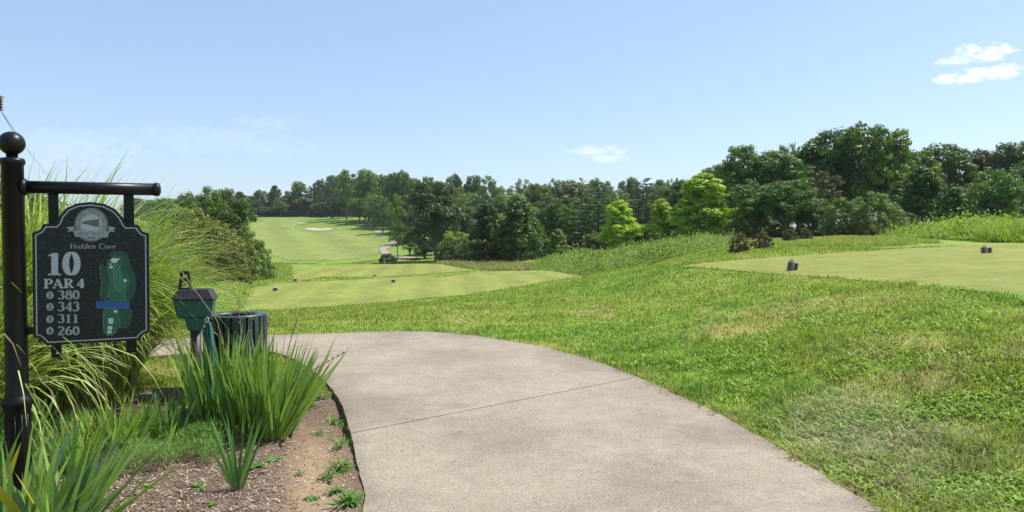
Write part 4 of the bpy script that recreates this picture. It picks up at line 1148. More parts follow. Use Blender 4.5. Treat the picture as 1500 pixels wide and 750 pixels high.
text_on('Golf Trail',lambda i,n:(40+(478+215*i/(n-1))/6.25,280+(391)/6.25,0),7.5*PXM,'banner_lettering',M_MIDG,8,.25)

# ------------------------------------------------------------------ ball washer
M_TEAL=simple('teal_plastic',(.03,.115,.10),.45,nscale=8,var=.15); M_BP=simple('black_plastic',(.018,.018,.02),.5,nscale=20,var=.3,bmp=.1)
wx,wy=at(287,500,5.8).x,5.8
wsh=empty('ball_washer',(wx,wy,bz(wx,wy)),math.radians(14)); tag(wsh,'teal golf ball washer with black lid and lever on a black post','ball washer')
def zloc(py,Y=5.8): return zat(py,Y)-wsh.location.z
def frustum(bm,z0,z1,a0,b0,a1,b1,bev=.008,off=(0,0)):
    v0=[bm.verts.new((sx*a0+off[0],sy*b0+off[1],z0)) for sx,sy in((-1,-1),(1,-1),(1,1),(-1,1))]
    v1=[bm.verts.new((sx*a1+off[0],sy*b1+off[1],z1)) for sx,sy in((-1,-1),(1,-1),(1,1),(-1,1))]
    fs=[bm.faces.new(v0[::-1]),bm.faces.new(v1)]+[bm.faces.new((v0[i],v0[(i+1)%4],v1[(i+1)%4],v1[i])) for i in range(4)]
    if bev: bmesh.ops.bevel(bm,geom=list({e for f in fs for e in f.edges}),offset=bev,segments=3,affect='EDGES')
bm=bmesh.new(); tube_bm(bm,[(0,0,-.1),(0,0,zloc(478))],[.036,.042],16); bm_obj('post',bm,M_BP,wsh,True)
bm=bmesh.new(); frustum(bm,zloc(465),zloc(436),.125,.08,.152,.10,.014); tank=bm_obj('tank',bm,M_TEAL,wsh,False)
bm=bmesh.new(); frustum(bm,zloc(485),zloc(464),.048,.045,.078,.06,.01); bm_obj('neck',bm,M_TEAL,tank)
bm=bmesh.new(); box_bm(bm,-.07,.05,-.098,-.089,zloc(451),zloc(449),.002); bm_obj('grip_ridge',bm,M_TEAL,tank)
bm=bmesh.new(); frustum(bm,zloc(438),zloc(423),.166,.115,.118,.075,.008)
for s in(-.09,-.03,.05,.1): frustum(bm,zloc(437.5),zloc(423.5),.006,.118,.005,.079,.002,(s,0))
lid=bm_obj('lid',bm,M_BP,wsh)
bm=bmesh.new(); hx=-.075
for s in(-1,1): 
    tube_bm(bm,[(hx+s*.041,0,zloc(424)),(hx+s*.026,0,zloc(399))],[.013,.011],8)
box_bm(bm,hx-.03,hx+.03,-.014,.014,zloc(402),zloc(396.5),.004); box_bm(bm,hx-.034,hx+.034,-.012,.012,zloc(413),zloc(407),.003); box_bm(bm,hx-.042,hx+.042,-.03,.03,zloc(424.5),zloc(421),.003)
bm_obj('lever',bm,M_BP,wsh)
# towel
def towel():
    n=14;m=26; V=[];Fc=[]; zt=zat(470,5.7); zb_=zat(603,5.7)
    for j in range(m):
        t=j/(m-1); w=.03+.04*min(1,t*3)
        for i in range(n):
            s=i/(n-1)-.5
            V.append((s*w*1.25+.012*math.sin(4*t), .022*math.sin(s*15+2*t)*(.4+t)+.006*math.sin(20*t), zt+(zb_-zt)*t+.012*math.cos(s*9)*t-.02*abs(s)*(t<.1)))
    for j in range(m-1):
        for i in range(n-1): a=j*n+i; Fc.append((a,a+1,a+n+1,a+n))
    me=np_mesh('towel',np.array(V),np.array(Fc),4); me.materials.append(simple('teal_cloth',(.035,.14,.125),.95,nscale=40,var=.25,bmp=.3))
    o=D.objects.new('towel',me); COL.objects.link(o); o.location=(at(306,500,5.7).x,5.68,0)
    md=o.modifiers.new('s','SOLIDIFY'); md.thickness=.004
    tag(o,'teal towel hanging from the ball washer beside the bin','towel')
    bm=bmesh.new(); tube_bm(bm,[(.012*math.cos(a)+.005,-.02+.004*math.sin(a),zt+.012+.022*math.sin(a)) for a in np.linspace(0,2*math.pi,14)],.0022,6,False)
    bm_obj('tie_loop',bm,simple('white_plastic',(.7,.7,.68),.5),o,True)
towel()
# ------------------------------------------------------------------ litter bin
bxx=at(345,500,7.0).x; byy=7.0; R_=.286
bn=empty('litter_bin',(bxx,byy,bz(bxx,byy) if inside(BED,np.array([bxx]),np.array([byy]))[0] else h(bxx,byy))); tag(bn,'round dark green slatted litter bin behind the sword-leaved clump','litter bin')
zt=zat(463,7.0-R_*.3)-bn.location.z
M_SLAT=simple('dark_green_slat',(.022,.05,.047),.45,nscale=25,var=.2); M_BOLT=simple('bolt_steel',(.5,.5,.5),.35,1.0)
for k in range(26):
    a=2*math.pi*k/26
    Mx=Matrix.Rotation(a,4,'Z')@Matrix.Translation((R_,0,0))
    bm=bmesh.new(); box_bm(bm,-.009,.009,-.0255,.0255,.03,zt,.004,Mx); sl=bm_obj('slat',bm,M_SLAT,bn)
    bm=bmesh.new()
    for zz in(.14,zt-.13):
        r=bmesh.ops.create_uvsphere(bm,u_segments=8,v_segments=5,radius=.0055)
        for v in r['verts']: v.co=Mx@Vector((v.co.x*.6+.0095,v.co.y,v.co.z+zz))
    bm_obj('bolt',bm,M_BOLT,sl,True)
for zz in(.12,zt-.15):
    bm=bmesh.new(); lathe_bm(bm,[(R_-.018,zz),(R_-.0095,zz),(R_-.0095,zz+.04),(R_-.018,zz+.04)],n=36); bm.faces.ensure_lookup_table()
    bmesh.ops.delete(bm,geom=[f for f in bm.faces if len(f.verts)>4],context='FACES_ONLY'); bm_obj('hoop',bm,M_BLACK,bn,True)
bm=bmesh.new(); lathe_bm(bm,[(R_-.03,.05),(R_-.03,zt-.012),(R_-.04,zt-.004),(R_+.006,zt-.004),(R_+.006,zt+.012),(R_-.06,zt+.014),(R_-.10,zt+.004),(R_-.10,zt-.03),(R_-.045,zt-.05),(R_-.045,.06)],n=36)
bmesh.ops.delete(bm,geom=[f for f in bm.faces if len(f.verts)>4][-1:],context='FACES_ONLY')
bm_obj('liner',bm,simple('bin_liner_rim',(.035,.055,.06),.4,nscale=10),bn,True)

# stone block
def rock():
    bm=bmesh.new(); box_bm(bm,-.26,.26,-.13,.13,-.05,.10,.02); bmesh.ops.subdivide_edges(bm,edges=bm.edges,cuts=3,use_grid_fill=True)
    for v in bm.verts: v.co+=Vector((random.uniform(-1,1),random.uniform(-1,1),random.uniform(-1,1)))*.008
    x,y,z=bed_at(252,588); o=bm_obj('stone_block',bm,simple('grey_stone',(.16,.15,.13),.9,nscale=12,var=.35,bmp=.5)); o.location=(x,y,z); o.rotation_euler=(.03,-.04,.15)
    tag(o,'low grey stone slab lying in the mulch behind the ball washer','stone')
rock()

# ------------------------------------------------------------------ ornamental grass
def arching(name,cx,cy,n,L,wid,label,rad=.35,lean=(.1,.9),colA=(.19,.30,.04),colB=(.30,.40,.08),seed=1,straw=.25,bias=None,grp=None,k=11,droop=1.0,pale=.25):
    r=np.random.default_rng(seed)
    z0=h(cx,cy)
    o=empty(name,(cx,cy,z0)); tag(o,label,'ornamental grass',grp)
    def make(n,L,wid,cA,cB,nm,lean,droop,strawp):
        a=r.uniform(0,2*math.pi,n)
        if bias is not None: a=np.where(r.uniform(0,1,n)<.35,r.normal(bias,.8,n),a)
        q=rad*np.sqrt(r.uniform(0,1,n)); ab=a+r.normal(0,.5,n)
        bx=q*np.cos(ab); by=q*np.sin(ab)
        ln=r.uniform(*lean,n); LL=L*r.uniform(.55,1.05,n); dr=droop*r.uniform(.5,1.5,n)
        P=np.zeros((n,k,3)); P[:,0]=np.stack([bx,by,0*bx-.02],1)
        th=.08+ln*.35; step=LL/(k-1); tw=np.zeros(n)
        wob=r.normal(0,.12,n)
        for i in range(1,k):
            t=i/(k-1); ang=th+ (ln*.9+.35)*dr*t**2.2*1.9
            ang=np.minimum(ang,2.7); az=a+wob*t*2
            P[:,i]=P[:,i-1]+np.stack([np.sin(ang)*np.cos(az),np.sin(ang)*np.sin(az),np.cos(ang)],1)*step[:,None]
        P[:,:,2]=np.maximum(P[:,:,2],.01)
        t=np.linspace(0,1,k)[None,:]
        w=wid*r.uniform(.6,1.2,n)[:,None]*np.clip(np.minimum(.5+t*2.2,1)*(1-t**2.4),.03,1)*.5
        sa=a+math.pi/2+r.normal(0,.35,n); S=np.stack([np.cos(sa),np.sin(sa),r.normal(0,.25,n)],1)
        mixv=r.uniform(0,1,n)[:,None]
        c=(np.array(cA)*(1-mixv)+np.array(cB)*mixv)*r.uniform(.8,1.2,(n,1))
        pl=r.uniform(0,1,n)<pale; c[pl]=np.array([.45,.50,.22])*r.uniform(.8,1.2,(pl.sum(),1))
        st=r.uniform(0,1,n)<strawp; c[st]=np.array([.30,.22,.12])*r.uniform(.6,1.2,(st.sum(),1))
        C=np.repeat(c[:,None,:],k,1)
        bs=np.clip(1-t*3.2,0,1)[:,:,None]*r.uniform(0,1,(n,1,1)); C=C*(1-bs)+np.array([.22,.15,.08])*bs
        return ribbons(nm,P,w,S,C,M_IRIS,o)
    make(n,L,wid,colA,colB,'blades',lean,droop,.04)
    make(int(n*straw),L*.5,wid*.7,(.3,.22,.12),(.36,.28,.16),'dead_blades',(.0,.7),.4,.6)
    return o
GO='clumps of tall ornamental grass behind the sign'
def gat(px,Y): return (px-750)/F*Y
arching('ornamental_grass',gat(-112,4.9),4.9,700,2.0,.025,'broad-bladed variegated grass arching over the left of the sign post',.35,(.1,1.0),seed=2,bias=-.3,grp=GO,pale=.35)
arching('ornamental_grass',gat(20,6.2),6.2,2100,2.4,.026,'tallest lush clump of ornamental grass directly behind the sign post',.5,(.03,.65),seed=3,grp=GO,pale=.3)
arching('ornamental_grass',gat(105,6.5),6.5,1900,2.15,.022,'ornamental grass clump rising behind the granite panel',.45,(.03,.7),seed=4,grp=GO,pale=.2)
arching('ornamental_grass',gat(140,7.3),7.3,2600,1.95,.012,'fine-bladed yellow-green grass clump drooping right of the sign',.32,(.1,1.0),(.20,.30,.04),(.29,.38,.08),seed=5,bias=0.0,grp=GO,pale=.1)
arching('ornamental_grass',gat(60,8.6),8.6,1500,2.3,.020,'rearmost ornamental grass clump seen between post and panel',.6,(.05,.8),seed=6,grp=GO)
arching('ornamental_grass',gat(-40,7.4),7.4,1300,2.5,.024,'tall grass clump at the left border behind the post',.6,(.05,.8),seed=7,grp=GO)
# broad leaves higher up in the big clump
# ------------------------------------------------------------------ sword-leaved plants
def swords(name,px,py,n,L,w,label,spread=.6,seed=1,grp=None,rad=.1,colA=(.15,.28,.06),colB=(.26,.40,.10),yellow=.0,lean=(0,0),blue=0.0,cat='iris',flatfan=False,k=8):
    r=np.random.default_rng(seed); x,y,z=bed_at(px,py)
    o=empty(name,(x,y,z)); tag(o,label,cat,grp)
    a=r.uniform(0,2*math.pi,n)
    if flatfan: a=np.where(r.uniform(0,1,n)<.5,r.normal(.2,.25,n),r.normal(math.pi+.2,.25,n))
    q=rad*np.sqrt(r.uniform(0,1,n)); bx=q*np.cos(a+r.normal(0,.6,n)); by=q*np.sin(a+r.normal(0,.6,n))
    ln=r.uniform(0,1,n)**.8*spread; LL=L*r.uniform(.6,1.05,n)
    P=np.zeros((n,k,3)); P[:,0]=np.stack([bx,by,0*bx-.02],1); cur=r.uniform(-.05,.5,n)
    dirx=np.cos(a)*np.sin(ln)+lean[0]; diry=np.sin(a)*np.sin(ln)+lean[1]; dz=np.cos(ln)
    nr=np.sqrt(dirx**2+diry**2+dz**2); d=np.stack([dirx,diry,dz],1)/nr[:,None]
    hz=np.stack([np.cos(a),np.sin(a),0*a],1)
    for i in range(1,k):
        t=i/(k-1); dd=d+hz*(cur*t**2*.5)[:,None]; dd/=np.linalg.norm(dd,axis=1)[:,None]
        P[:,i]=P[:,i-1]+dd*(LL/(k-1))[:,None]
    t=np.linspace(0,1,k)[None,:]
    W=w*r.uniform(.7,1.15,n)[:,None]*np.clip((.75+.25*np.minimum(1,t*3))*(1-t**3.2),.02,1)*.5
    sa=a+r.normal(0,.9,n) if not flatfan else a*0+r.normal(.2,.5,n)
    S=np.stack([np.cos(sa),np.sin(sa),-np.sin(ln)*np.cos(sa-a)],1); S/=np.linalg.norm(S,axis=1)[:,None]
    m=r.uniform(0,1,n)[:,None]; c=(np.array(colA)*(1-m)+np.array(colB)*m)*r.uniform(.8,1.2,(n,1))
    if blue: bsel=r.uniform(0,1,n)<blue; c[bsel]=np.array([.13,.23,.13])*r.uniform(.8,1.15,(bsel.sum(),1))
    C=np.repeat(c[:,None,:],k,1)
    tip=np.clip((t-.8)*5,0,1)[:,:,None]*(r.uniform(0,1,n)<.25)[:,None,None]; C=C*(1-tip)+np.array([.38,.26,.12])*tip
    if yellow:
        ys=(r.uniform(0,1,n)<yellow)[:,None,None]*np.clip(t*1.6,0,1)[:,:,None]; C=C*(1-ys)+np.array([.45,.40,.04])*ys
    bs=np.clip(1-t*6,0,1)[:,:,None]*.6; C=C*(1-bs)+np.array([.33,.34,.14])*bs
    ribbons('leaves',P,W,S,C,M_IRIS,o)
    return o
GI='sword-leaved clumps around the sign post'
swords('iris_clump',30,800,50,.62,.044,'nearest iris clump with yellowing leaves at the lower left corner',.75,11,GI,.15,yellow=.07,blue=.2,lean=(.12,0))
swords('iris_clump',95,790,46,.62,.042,'iris clump with long blue-green leaves leaning right in the lower left',.8,12,GI,.12,blue=.3,yellow=.05,lean=(.25,0))
swords('iris_clump',-40,760,26,.6,.034,'iris clump at the left border in front of the post',.7,21,GI,.12,yellow=.2)
swords('iris_clump',15,680,44,.55,.034,'iris clump growing round the foot of the sign post',.5,13,GI,.12)
swords('iris_clump',165,668,52,.5,.032,'iris clump under the granite panel',.6,14,GI,.16)
swords('iris_clump',115,690,36,.46,.030,'small iris clump between the post and the one under the panel',.6,15,GI,.1,yellow=.1)
swords('iris_clump',240,648,44,.46,.032,'iris clump left of the ball washer post',.75,16,GI,.14,blue=.3)
swords('gladiolus_clump',332,632,150,.86,.034,'left half of the large sword-leaved clump before the litter bin',.34,17,'large sword-leaved clump before the bin',.2,(.14,.27,.06),(.27,.41,.10),cat='gladiolus')
swords('gladiolus_clump',392,640,130,.84,.034,'right half of the large sword-leaved clump, leaning over the path side',.46,18,'large sword-leaved clump before the bin',.17,(.14,.26,.05),(.25,.39,.09),lean=(.16,0),cat='gladiolus')
swords('gladiolus_fan',348,722,14,.52,.026,'single flat fan of sword leaves in front of the large clump',.42,19,None,.015,(.10,.2,.06),(.13,.25,.07),cat='gladiolus',flatfan=True)
# dried seed stalks
def stalk(px0,py0,Yp,tips,label):
    x,y,z=bed_at(px0,py0); pts=[(0,0,0)]
    o=empty('seed_stalk',(x,y,z)); tag(o,label,'seed stalk','dried seed stalks above the sword leaves')
    for tx,ty in tips: p=at(tx,ty,y-.02); pts.append((p.x-x,p.y-y,p.z-z))
    bm=bmesh.new(); tube_bm(bm,pts,[.0035]*(len(pts)-1)+[.002],6); bm_obj('stem',bm,M_DRY,o,True)
    bm=bmesh.new(); a=Vector(pts[-2]); b=Vector(pts[-1])
    L=(b-a).length; m=int(L/.022)
    for i in range(m):
        p=a.lerp(b,(i+.5)/m); s=(-1)**i; d=Vector((s*.008,-.003,.008))
        tube_bm(bm,[p,p+d*.6,p+d*1.8],[.002,.0055,.0015],6)
    bm_obj('seed_pods',bm,M_DRY,o,True)
M_DRY=simple('dry_brown',(.25,.17,.11),.85,nscale=40,var=.4)
stalk(345,640,5.3,[(330,520),(318,470),(262,392),(247,372)],'tallest dried stalk leaning left above the ball washer')
stalk(355,640,5.3,[(356,520),(352,480),(349,435)],'upright dried stalk in front of the bin')
stalk(400,640,5.3,[(415,540),(428,490),(442,452)],'dried stalk right of the bin rising over the path edge')
stalk(410,640,5.3,[(430,560),(462,540),(506,516)],'dried stalk leaning far right over the concrete')
stalk(365,640,5.3,[(385,520),(392,480),(398,455)],'short dried stalk at the right side of the bin')

# feathery ground cover
def feather():
    poly=[gflat(*p) for p in [(120,690),(170,700),(215,688),(260,686),(310,684),(330,660),(320,632),(270,612),(220,618),(170,640),(120,660)]]
    poly2=[gflat(*p) for p in [(-100,700),(120,700),(170,640),(120,610),(-100,640)]]
    n=26000; P0=np.array(poly+poly2); lo,hi=P0.min(0),P0.max(0)
    X=rng.uniform(lo[0],hi[0],n*3); Y=rng.uniform(lo[1],hi[1],n*3)
    k=(inside(poly,X,Y)|(inside(poly2,X,Y)&(rng.uniform(0,1,len(X))<.5)))&(fbm(X*5,Y*5,71,2)>.36); X,Y=X[k][:n],Y[k][:n]; n=len(X)
    hh=.13*fbm(X*4,Y*4,72,3)*2*rng.uniform(.2,1,n); Z=bedz(X,Y)+hh
    a=rng.uniform(0,6.28,n); el=rng.uniform(-.1,1.1,n); L=rng.uniform(.02,.05,n)
    d=np.stack([np.cos(a)*np.cos(el),np.sin(a)*np.cos(el),np.sin(el)],1)*L[:,None]
    P=np.stack([np.stack([X,Y,Z],1),np.stack([X,Y,Z],1)+d*.5,np.stack([X,Y,Z],1)+d],1)
    w=rng.uniform(.0012,.0022,n); W=np.stack([w,w,w*.4],1)
    b=rng.uniform(0,6.28,n); S=np.stack([np.cos(b),np.sin(b),0*b],1)
    c=np.array([.17,.30,.075])*rng.uniform(.65,1.5,(n,1))
    o=ribbons('feathery_foliage',P,W,S,np.repeat(c[:,None,:],3,1),M_BLADE); tag(o,'low feathery green ground cover around the iris clumps','ground cover',kind='stuff')
feather()
M_YEL=simple('yellow_petal',(.75,.48,.02),.6); M_STEM=simple('green_stem',(.08,.16,.04),.7)
def flower(px,py,Y,lab):
    p=at(px,py,Y); zb=bz(p.x,Y); o=empty('yellow_flower',(p.x,Y,zb)); tag(o,lab,'flower','yellow flowers among the iris leaves')
    H_=p.z-zb; bm=bmesh.new(); tube_bm(bm,[(0,0,0),(.005,0,H_*.5),(0,0,H_)],.0015,5); bm_obj('stem',bm,M_STEM,o)
    bm=bmesh.new()
    for k in range(8):
        a=k*math.pi/4; c,s=math.cos(a),math.sin(a)
        q=[(0,0),(.008,-.005),(.019,-.003),(.019,.003),(.008,.005)]
        bm.faces.new([bm.verts.new((x*c-y*s,x*s+y*c-(.0),H_+.003+x*.25)) for x,y in q])
    for v in bm.verts: pass
    bm_obj('petals',bm,M_YEL,o)
for px,py,Y,l in ((183,619,5.5,'larger double yellow flower right of the iris under the panel'),(203,606,5.7,'yellow flower left of the washer-side iris clump'),(206,617,5.4,'yellow flower just beside the larger double one'),(268,604,5.9,'yellow flower at the right of the washer-side iris clump'),(113,616,5.6,'yellow flower in the shade below the panel'),(94,629,5.4,'yellow flower nearest the sign post')): flower(px,py,Y,l)

# mulch chips --------------------------------------------------------
def chips():
    n=46000; Y=np.exp(rng.uniform(math.log(2.6),math.log(8.2),n)); X=rng.uniform(-.80,-.05,n)*Y
    k=inside(BED,X,Y)&(dist_poly(LEs,X,Y)>.03)&((dist_poly(LEs,X,Y)>.45)|(rng.uniform(0,1,n)<.35)); X,Y=X[k],Y[k]; n=len(X)
    Z=bedz(X,Y); a=rng.uniform(0,6.28,n); L=rng.uniform(.008,.045,n)*(rng.uniform(0,1,n)**1.0+.4); w=rng.uniform(.0015,.005,n)
    el=rng.normal(.1,.25,n); d=np.stack([np.cos(a)*np.cos(el),np.sin(a)*np.cos(el),np.sin(el)],1)*L[:,None]
    p0=np.stack([X,Y,Z+.004+rng.uniform(0,.008,n)],1); P=np.stack([p0-d*.5,p0+np.array([0,0,.002]),p0+d*.5],1)
    S=np.stack([-np.sin(a),np.cos(a),rng.normal(0,.3,n)],1); W=np.stack([w*.5,w,w*.4],1)*.9
    c=np.array([.24,.17,.12])*rng.uniform(.4,1.5,(n,1)); pl=rng.uniform(0,1,n)<.3; c[pl]=np.array([.42,.36,.30])*rng.uniform(.6,1.3,(pl.sum(),1))
    me=simple_attr_mat(); o=ribbons('mulch_chips',P,W,S,np.repeat(c[:,None,:],3,1),me); tag(o,'shredded brown bark mulch strewn over the planting bed','mulch',kind='stuff')
def simple_attr_mat():
    m,nt,b=mat('wood_chips'); a=N(nt,'ShaderNodeAttribute',attribute_name='Col'); nt.links.new(a.outputs['Color'],b.inputs['Base Color']); b.inputs['Roughness'].default_value=.9; return m
chips()
def clippings():
    n=2600; Y=np.exp(rng.uniform(math.log(2.8),math.log(11),n)); X=rng.uniform(-.8,.6,n)*Y
    d=np.minimum(dist_poly(REs,X,Y),dist_poly(LEs,X,Y)); k=inside(PATH,X,Y)&((rng.uniform(0,1,n)<.06)|(rng.uniform(0,1,n)<np.exp(-d/.09))); X,Y=X[k],Y[k]; n=len(X)
    Z=H(X,Y)+.048; a=rng.uniform(0,6.28,n); L=rng.uniform(.006,.03,n); dd=np.stack([np.cos(a),np.sin(a),0*a],1)*L[:,None]
    p0=np.stack([X,Y,Z],1); P=np.stack([p0-dd*.5,p0+np.array([0,0,.003]),p0+dd*.5],1); w=rng.uniform(.001,.003,n)
    S=np.stack([-np.sin(a),np.cos(a),0*a],1); W=np.stack([w*.6,w,w*.4],1)
    c=np.array([.28,.24,.13])*rng.uniform(.3,1.4,(n,1)); o=ribbons('grass_clippings',P,W,S,np.repeat(c[:,None,:],3,1),M_BLADE); tag(o,'dry grass clippings and bits of litter along the path edges','clippings',kind='stuff')
clippings()
# small weeds in the bed
def rosette(px,py,n,L,w,lab,col=(.11,.23,.05),up=.5,seed=0):
    r=np.random.default_rng(seed); x,y,z=bed_at(px,py); o=None
    a=r.uniform(0,6.28,n); el=r.uniform(.1,up,n); LL=L*r.uniform(.6,1.1,n); k=5
    P=np.zeros((n,k,3)); P[:,0]=np.array([0,0,.0])+r.normal(0,L*.15,(n,3))*np.array([1,1,0])
    for i in range(1,k):
        t=i/(k-1); e=el-.5*t; P[:,i]=P[:,i-1]+np.stack([np.cos(a)*np.cos(e),np.sin(a)*np.cos(e),np.sin(e)],1)*(LL/(k-1))[:,None]
    t=np.linspace(0,1,k)[None,:]; W=w*r.uniform(.7,1.2,n)[:,None]*np.array([[.25,.8,1,.8,.08]])*.5
    S=np.stack([-np.sin(a),np.cos(a),r.normal(0,.2,n)],1)
    c=np.array(col)*r.uniform(.7,1.35,(n,1)); o=ribbons('weed',P,W,S,np.repeat(c[:,None,:],k,1),M_BLADE); o.location=(x,y,z+.008)
    tag(o,lab,'weed','weeds in the mulch bed')
rosette(375,690,26,.075,.035,'broad-leaved weed right of the single sword-leaf fan',seed=1)
rosette(402,678,20,.07,.028,'weed with small leaves at the foot of the large clump',seed=2)
rosette(290,720,14,.07,.032,'flat broad-leaved weed left of the single fan',seed=3)
rosette(218,716,7,.05,.03,'tiny yellowish seedling alone on the mulch',(.3,.33,.06),seed=4)
rosette(310,745,8,.05,.025,'seedling at the lower border below the flat weed',seed=5)
rosette(440,700,14,.06,.01,'thin grass tuft in the bare soil of the bed',up=1.2,seed=6)
rosette(470,640,16,.07,.012,'grass tuft beside the bare stem right of the large clump',up=1.2,seed=7)
rosette(455,600,22,.10,.014,'grassy weed near the bend of the path edge',up=1.2,seed=8)
rosette(498,690,34,.11,.014,'crabgrass tuft against the concrete edge halfway down the bed',up=1.1,seed=9)
rosette(512,745,46,.13,.015,'largest crabgrass tuft at the lower end of the bed edge',up=1.1,seed=10)
rosette(478,708,20,.09,.014,'crabgrass tuft left of the halfway tuft',up=1.1,seed=12)
rosette(455,735,22,.05,.02,'small clover-like weed on the bare soil',seed=13)
rosette(500,660,18,.09,.012,'thin tuft at the joint of the concrete',up=1.2,seed=14)
rosette(488,620,20,.10,.013,'tuft hanging by the broken curb of the path',up=1.2,seed=15)
rosette(470,588,24,.09,.016,'leafy tuft beneath the rightmost sword leaves',up=1.1,seed=16)
rosette(495,725,20,.08,.014,'sprawling tuft between the two crabgrass tufts',up=.9,seed=18)

def edge_weeds():
    n=5200; P=np.array([p for p in LEs if 3.0<p[1]<8.4]); i=rng.integers(0,len(P)-1,n); X=P[i,0]-np.abs(rng.normal(0,.09,n))+.012; Y=P[i,1]+rng.uniform(-.05,.05,n)
    k=(fbm(X*3.2,Y*3.2,301,3)>.54)&~inside(PATH,X,Y); X,Y=X[k],Y[k]; n=len(X)
    a=rng.uniform(0,6.28,n); L=rng.uniform(.02,.08,n); el=rng.uniform(.2,1.2,n); d=np.stack([np.cos(a)*np.cos(el),np.sin(a)*np.cos(el),np.sin(el)],1)*L[:,None]
    p0=np.stack([X,Y,bedz(X,Y)],1); P3=np.stack([p0,p0+d*.5,p0+d-np.array([0,0,.006])],1); w=rng.uniform(.0015,.005,n); W=np.stack([w*.5,w,w*.15],1)
    S=np.stack([-np.sin(a),np.cos(a),0*a],1); c=np.array([.16,.29,.05])*rng.uniform(.6,1.4,(n,1)); dr=rng.uniform(0,1,n)<.15; c[dr]=np.array([.34,.26,.14])
    o=ribbons('edge_weeds',P3,W,S,np.repeat(c[:,None,:],3,1),M_WEED); tag(o,'thin green weeds creeping along the bed side of the concrete','weeds',kind='stuff')
edge_weeds()
# ------------------------------------------------------------------ utility pole outside the left border, insulator and wires in view
def pole():
    Yp=26.0; p=at(-60,150,Yp); zb=h(p.x,Yp)
    o=empty('utility_pole',(p.x,Yp,zb)); tag(o,'utility pole at the left border, only its crossarm tip and insulator in view','utility pole')
    top=zat(120,Yp)-zb; za=zat(143,Yp)-zb; xe=at(5,143,Yp).x-p.x
    bm=bmesh.new(); tube_bm(bm,[(0,0,-.3),(0,0,top)],[.16,.11],14); bm_obj('pole',bm,M_BARK,o,True)
    bm=bmesh.new(); box_bm(bm,-xe,xe,-.06,.06,za-.06,za+.06,.01); bm_obj('crossarm',bm,simple('grey_arm',(.3,.26,.22),.8,nscale=10),o)
    xi=at(1,150,Yp).x-p.x; zi=zat(162,Yp)-zb
    bm=bmesh.new(); prof=[]; m=4
    for i in range(m):
        z=zi+(za-.06-zi)*i/m; dz=(za-.06-zi)/m; prof+= [(.03,z),(.09,z+dz*.15),(.085,z+dz*.3),(.035,z+dz*.55),(.03,z+dz*.9)]
    lathe_bm(bm,prof,(xi,0,0),14); bm_obj('insulator',bm,simple('brown_porcelain',(.12,.03,.035),.2),o,True)
    for tx,ty,Yt,s in ((34,205,75,0),(78,262,75,.3)):
        bm=bmesh.new(); a=Vector((xi-s*0,0,zi)); e=at(tx,ty,Yt)-Vector(o.location); pts=[]
        for i in range(17):
            t=i/16; q=a.lerp(e,t); q.z-=1.2*4*t*(1-t)*.25; pts.append(q)
        tube_bm(bm,pts,.011,5); w=bm_obj('power_line',bm,simple('wire',(.12,.12,.13),.5)); w.location=o.location
        tag(w,'thin wire descending from the insulator' if s==0 else 'fainter second wire spreading to the right behind the grass','wire','power lines at the left')
pole()

# ------------------------------------------------------------------ haze
bm=bmesh.new(); box_bm(bm,-1290,1290,-1290,1290,-16,46)
hz=bm_obj('haze',bm,None); hm=D.materials.new('haze'); hm.use_nodes=True; hm.node_tree.nodes.clear()
ho=hm.node_tree.nodes.new('ShaderNodeOutputMaterial'); hv=hm.node_tree.nodes.new('ShaderNodeVolumePrincipled'); hv.inputs['Color'].default_value=(.80,.88,1,1); hv.inputs['Density'].default_value=.00016; hv.inputs['Anisotropy'].default_value=.2
hm.node_tree.links.new(hv.outputs[0],ho.inputs['Volume']); hz.data.materials.clear(); hz.data.materials.append(hm); tag(hz,'thin summer haze over the course','haze',kind='stuff')
# ------------------------------------------------------------------ sky, sun
SUN_EL=math.radians(57); SUN_AZ=math.radians(68)   # azimuth clockwise from the view direction
w=D.worlds.new('World'); sc.world=w; w.use_nodes=True; nt=w.node_tree
bg=nt.nodes['Background']; sky=N(nt,'ShaderNodeTexSky'); sky.sky_type='NISHITA'; sky.sun_disc=False
sky.sun_elevation=SUN_EL; sky.sun_rotation=SUN_AZ; sky.air_density=1.0; sky.dust_density=.9; sky.ozone_density=2.2; sky.altitude=200
tc=N(nt,'ShaderNodeTexCoord').outputs['Generated']
sep=N(nt,'ShaderNodeSeparateXYZ'); nt.links.new(tc,sep.inputs[0])
def mth(op,a,b=None,c=None):
    n=N(nt,'ShaderNodeMath',operation=op)
    for i,v in enumerate((a,b,c)):
        if v is None: continue
        if isinstance(v,(int,float)): n.inputs[i].default_value=v
        else: nt.links.new(v,n.inputs[i])
    return n.outputs[0]
az=mth('ARCTAN2',sep.outputs[0],sep.outputs[1]); el=mth('ARCSINE',sep.outputs[2])
cl=None
nz=N(nt,'ShaderNodeTexNoise',Scale=46,Detail=9,Roughness=.68); 
mp_=N(nt,'ShaderNodeMapping'); mp_.inputs['Scale'].default_value=(1,1,2.2); nt.links.new(tc,mp_.inputs[0]); nt.links.new(mp_.outputs[0],nz.inputs['Vector'])
def dirpix(px,py):
    d=ray(px,py); d=d/np.linalg.norm(d); return math.atan2(d[0],d[1]),math.asin(d[2])
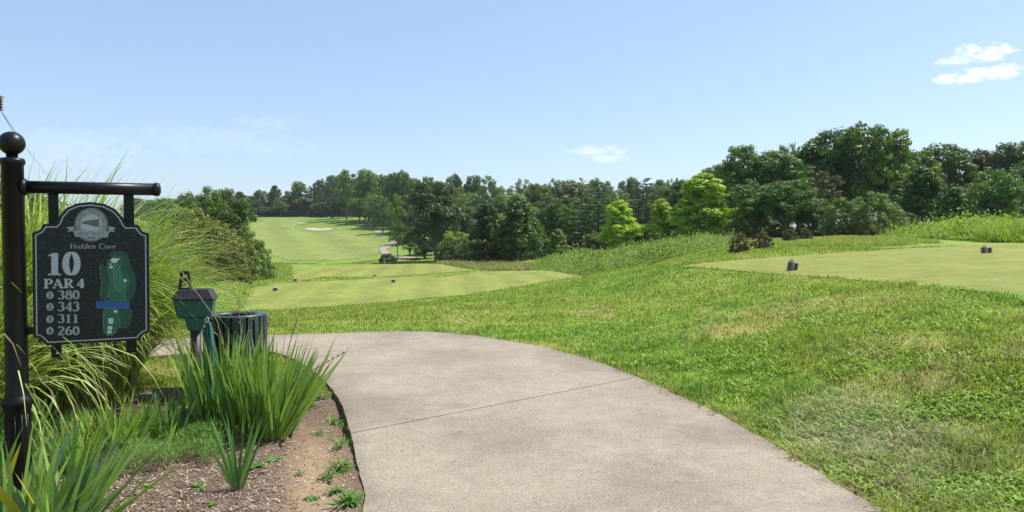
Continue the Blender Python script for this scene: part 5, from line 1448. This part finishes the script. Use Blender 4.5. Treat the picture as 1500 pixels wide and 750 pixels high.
for px,py,rx,ry,dens in ((1440,76,38,13,1.0),(1402,88,34,7,.75),(1425,112,52,11,1.0),(1465,105,30,9,.9),(1388,118,28,7,.8),(878,220,42,7,.42),(890,232,30,6,.38),(560,262,40,9,.14),(330,205,150,22,.10),(100,215,120,30,.12),(400,180,60,10,.10)):
    a0,e0=dirpix(px,py); sx=rx/F*math.cos(a0)**2*1.0; sy=ry/F*math.cos(a0)
    dx=mth('DIVIDE',mth('SUBTRACT',az,a0),sx); dy=mth('DIVIDE',mth('SUBTRACT',el,e0),sy)
    r2=mth('ADD',mth('MULTIPLY',dx,dx),mth('MULTIPLY',dy,dy))
    f=mth('SUBTRACT',1.25,r2); f=mth('ADD',f,mth('MULTIPLY',mth('SUBTRACT',nz.outputs[0],.5),6.5)); f=mth('MULTIPLY',f,dens*.75); 
    cp=N(nt,'ShaderNodeClamp'); nt.links.new(f,cp.inputs[0]); cp.inputs[2].default_value=dens; f=cp.outputs[0]
    cl=f if cl is None else mth('MAXIMUM',cl,f)
mixs=nt.nodes.new('ShaderNodeMix'); mixs.data_type='RGBA'; nt.links.new(cl,mixs.inputs[0]); pale=nt.nodes.new('ShaderNodeMix'); pale.data_type='RGBA'; pale.inputs[0].default_value=.42; nt.links.new(sky.outputs[0],pale.inputs[6]); pale.inputs[7].default_value=(2.7,3.6,5.1,1); nt.links.new(pale.outputs[2],mixs.inputs[6]); mixs.inputs[7].default_value=(6.4,6.6,6.9,1)
nt.links.new(mixs.outputs[2],bg.inputs['Color']); bg.inputs['Strength'].default_value=.125
sun=D.lights.new('sun','SUN'); sun.energy=4.6; sun.angle=math.radians(.55); sun.color=(1,.955,.88)
so=D.objects.new('sun',sun); COL.objects.link(so)
sd=Vector((math.sin(SUN_AZ)*math.cos(SUN_EL),math.cos(SUN_AZ)*math.cos(SUN_EL),math.sin(SUN_EL)))
so.rotation_euler=(-sd).to_track_quat('-Z','Y').to_euler()
# ------------------------------------------------------------------ camera
cam=D.cameras.new('camera'); co=D.objects.new('camera',cam); COL.objects.link(co); sc.camera=co
cam.sensor_width=36; cam.lens=F/1500*36; cam.clip_end=9000; cam.clip_start=.05
co.location=(0,0,CAMZ); co.rotation_euler=(math.pi/2-TH,0,0)
vs=sc.view_settings; vs.view_transform='Standard'; vs.look='None'; vs.gamma=1; vs.use_curve_mapping=False; vs.exposure=0.58
sc.cycles.max_bounces=7; sc.cycles.diffuse_bounces=3; sc.cycles.transmission_bounces=4; sc.cycles.transparent_max_bounces=4
print('objects',len(D.objects))
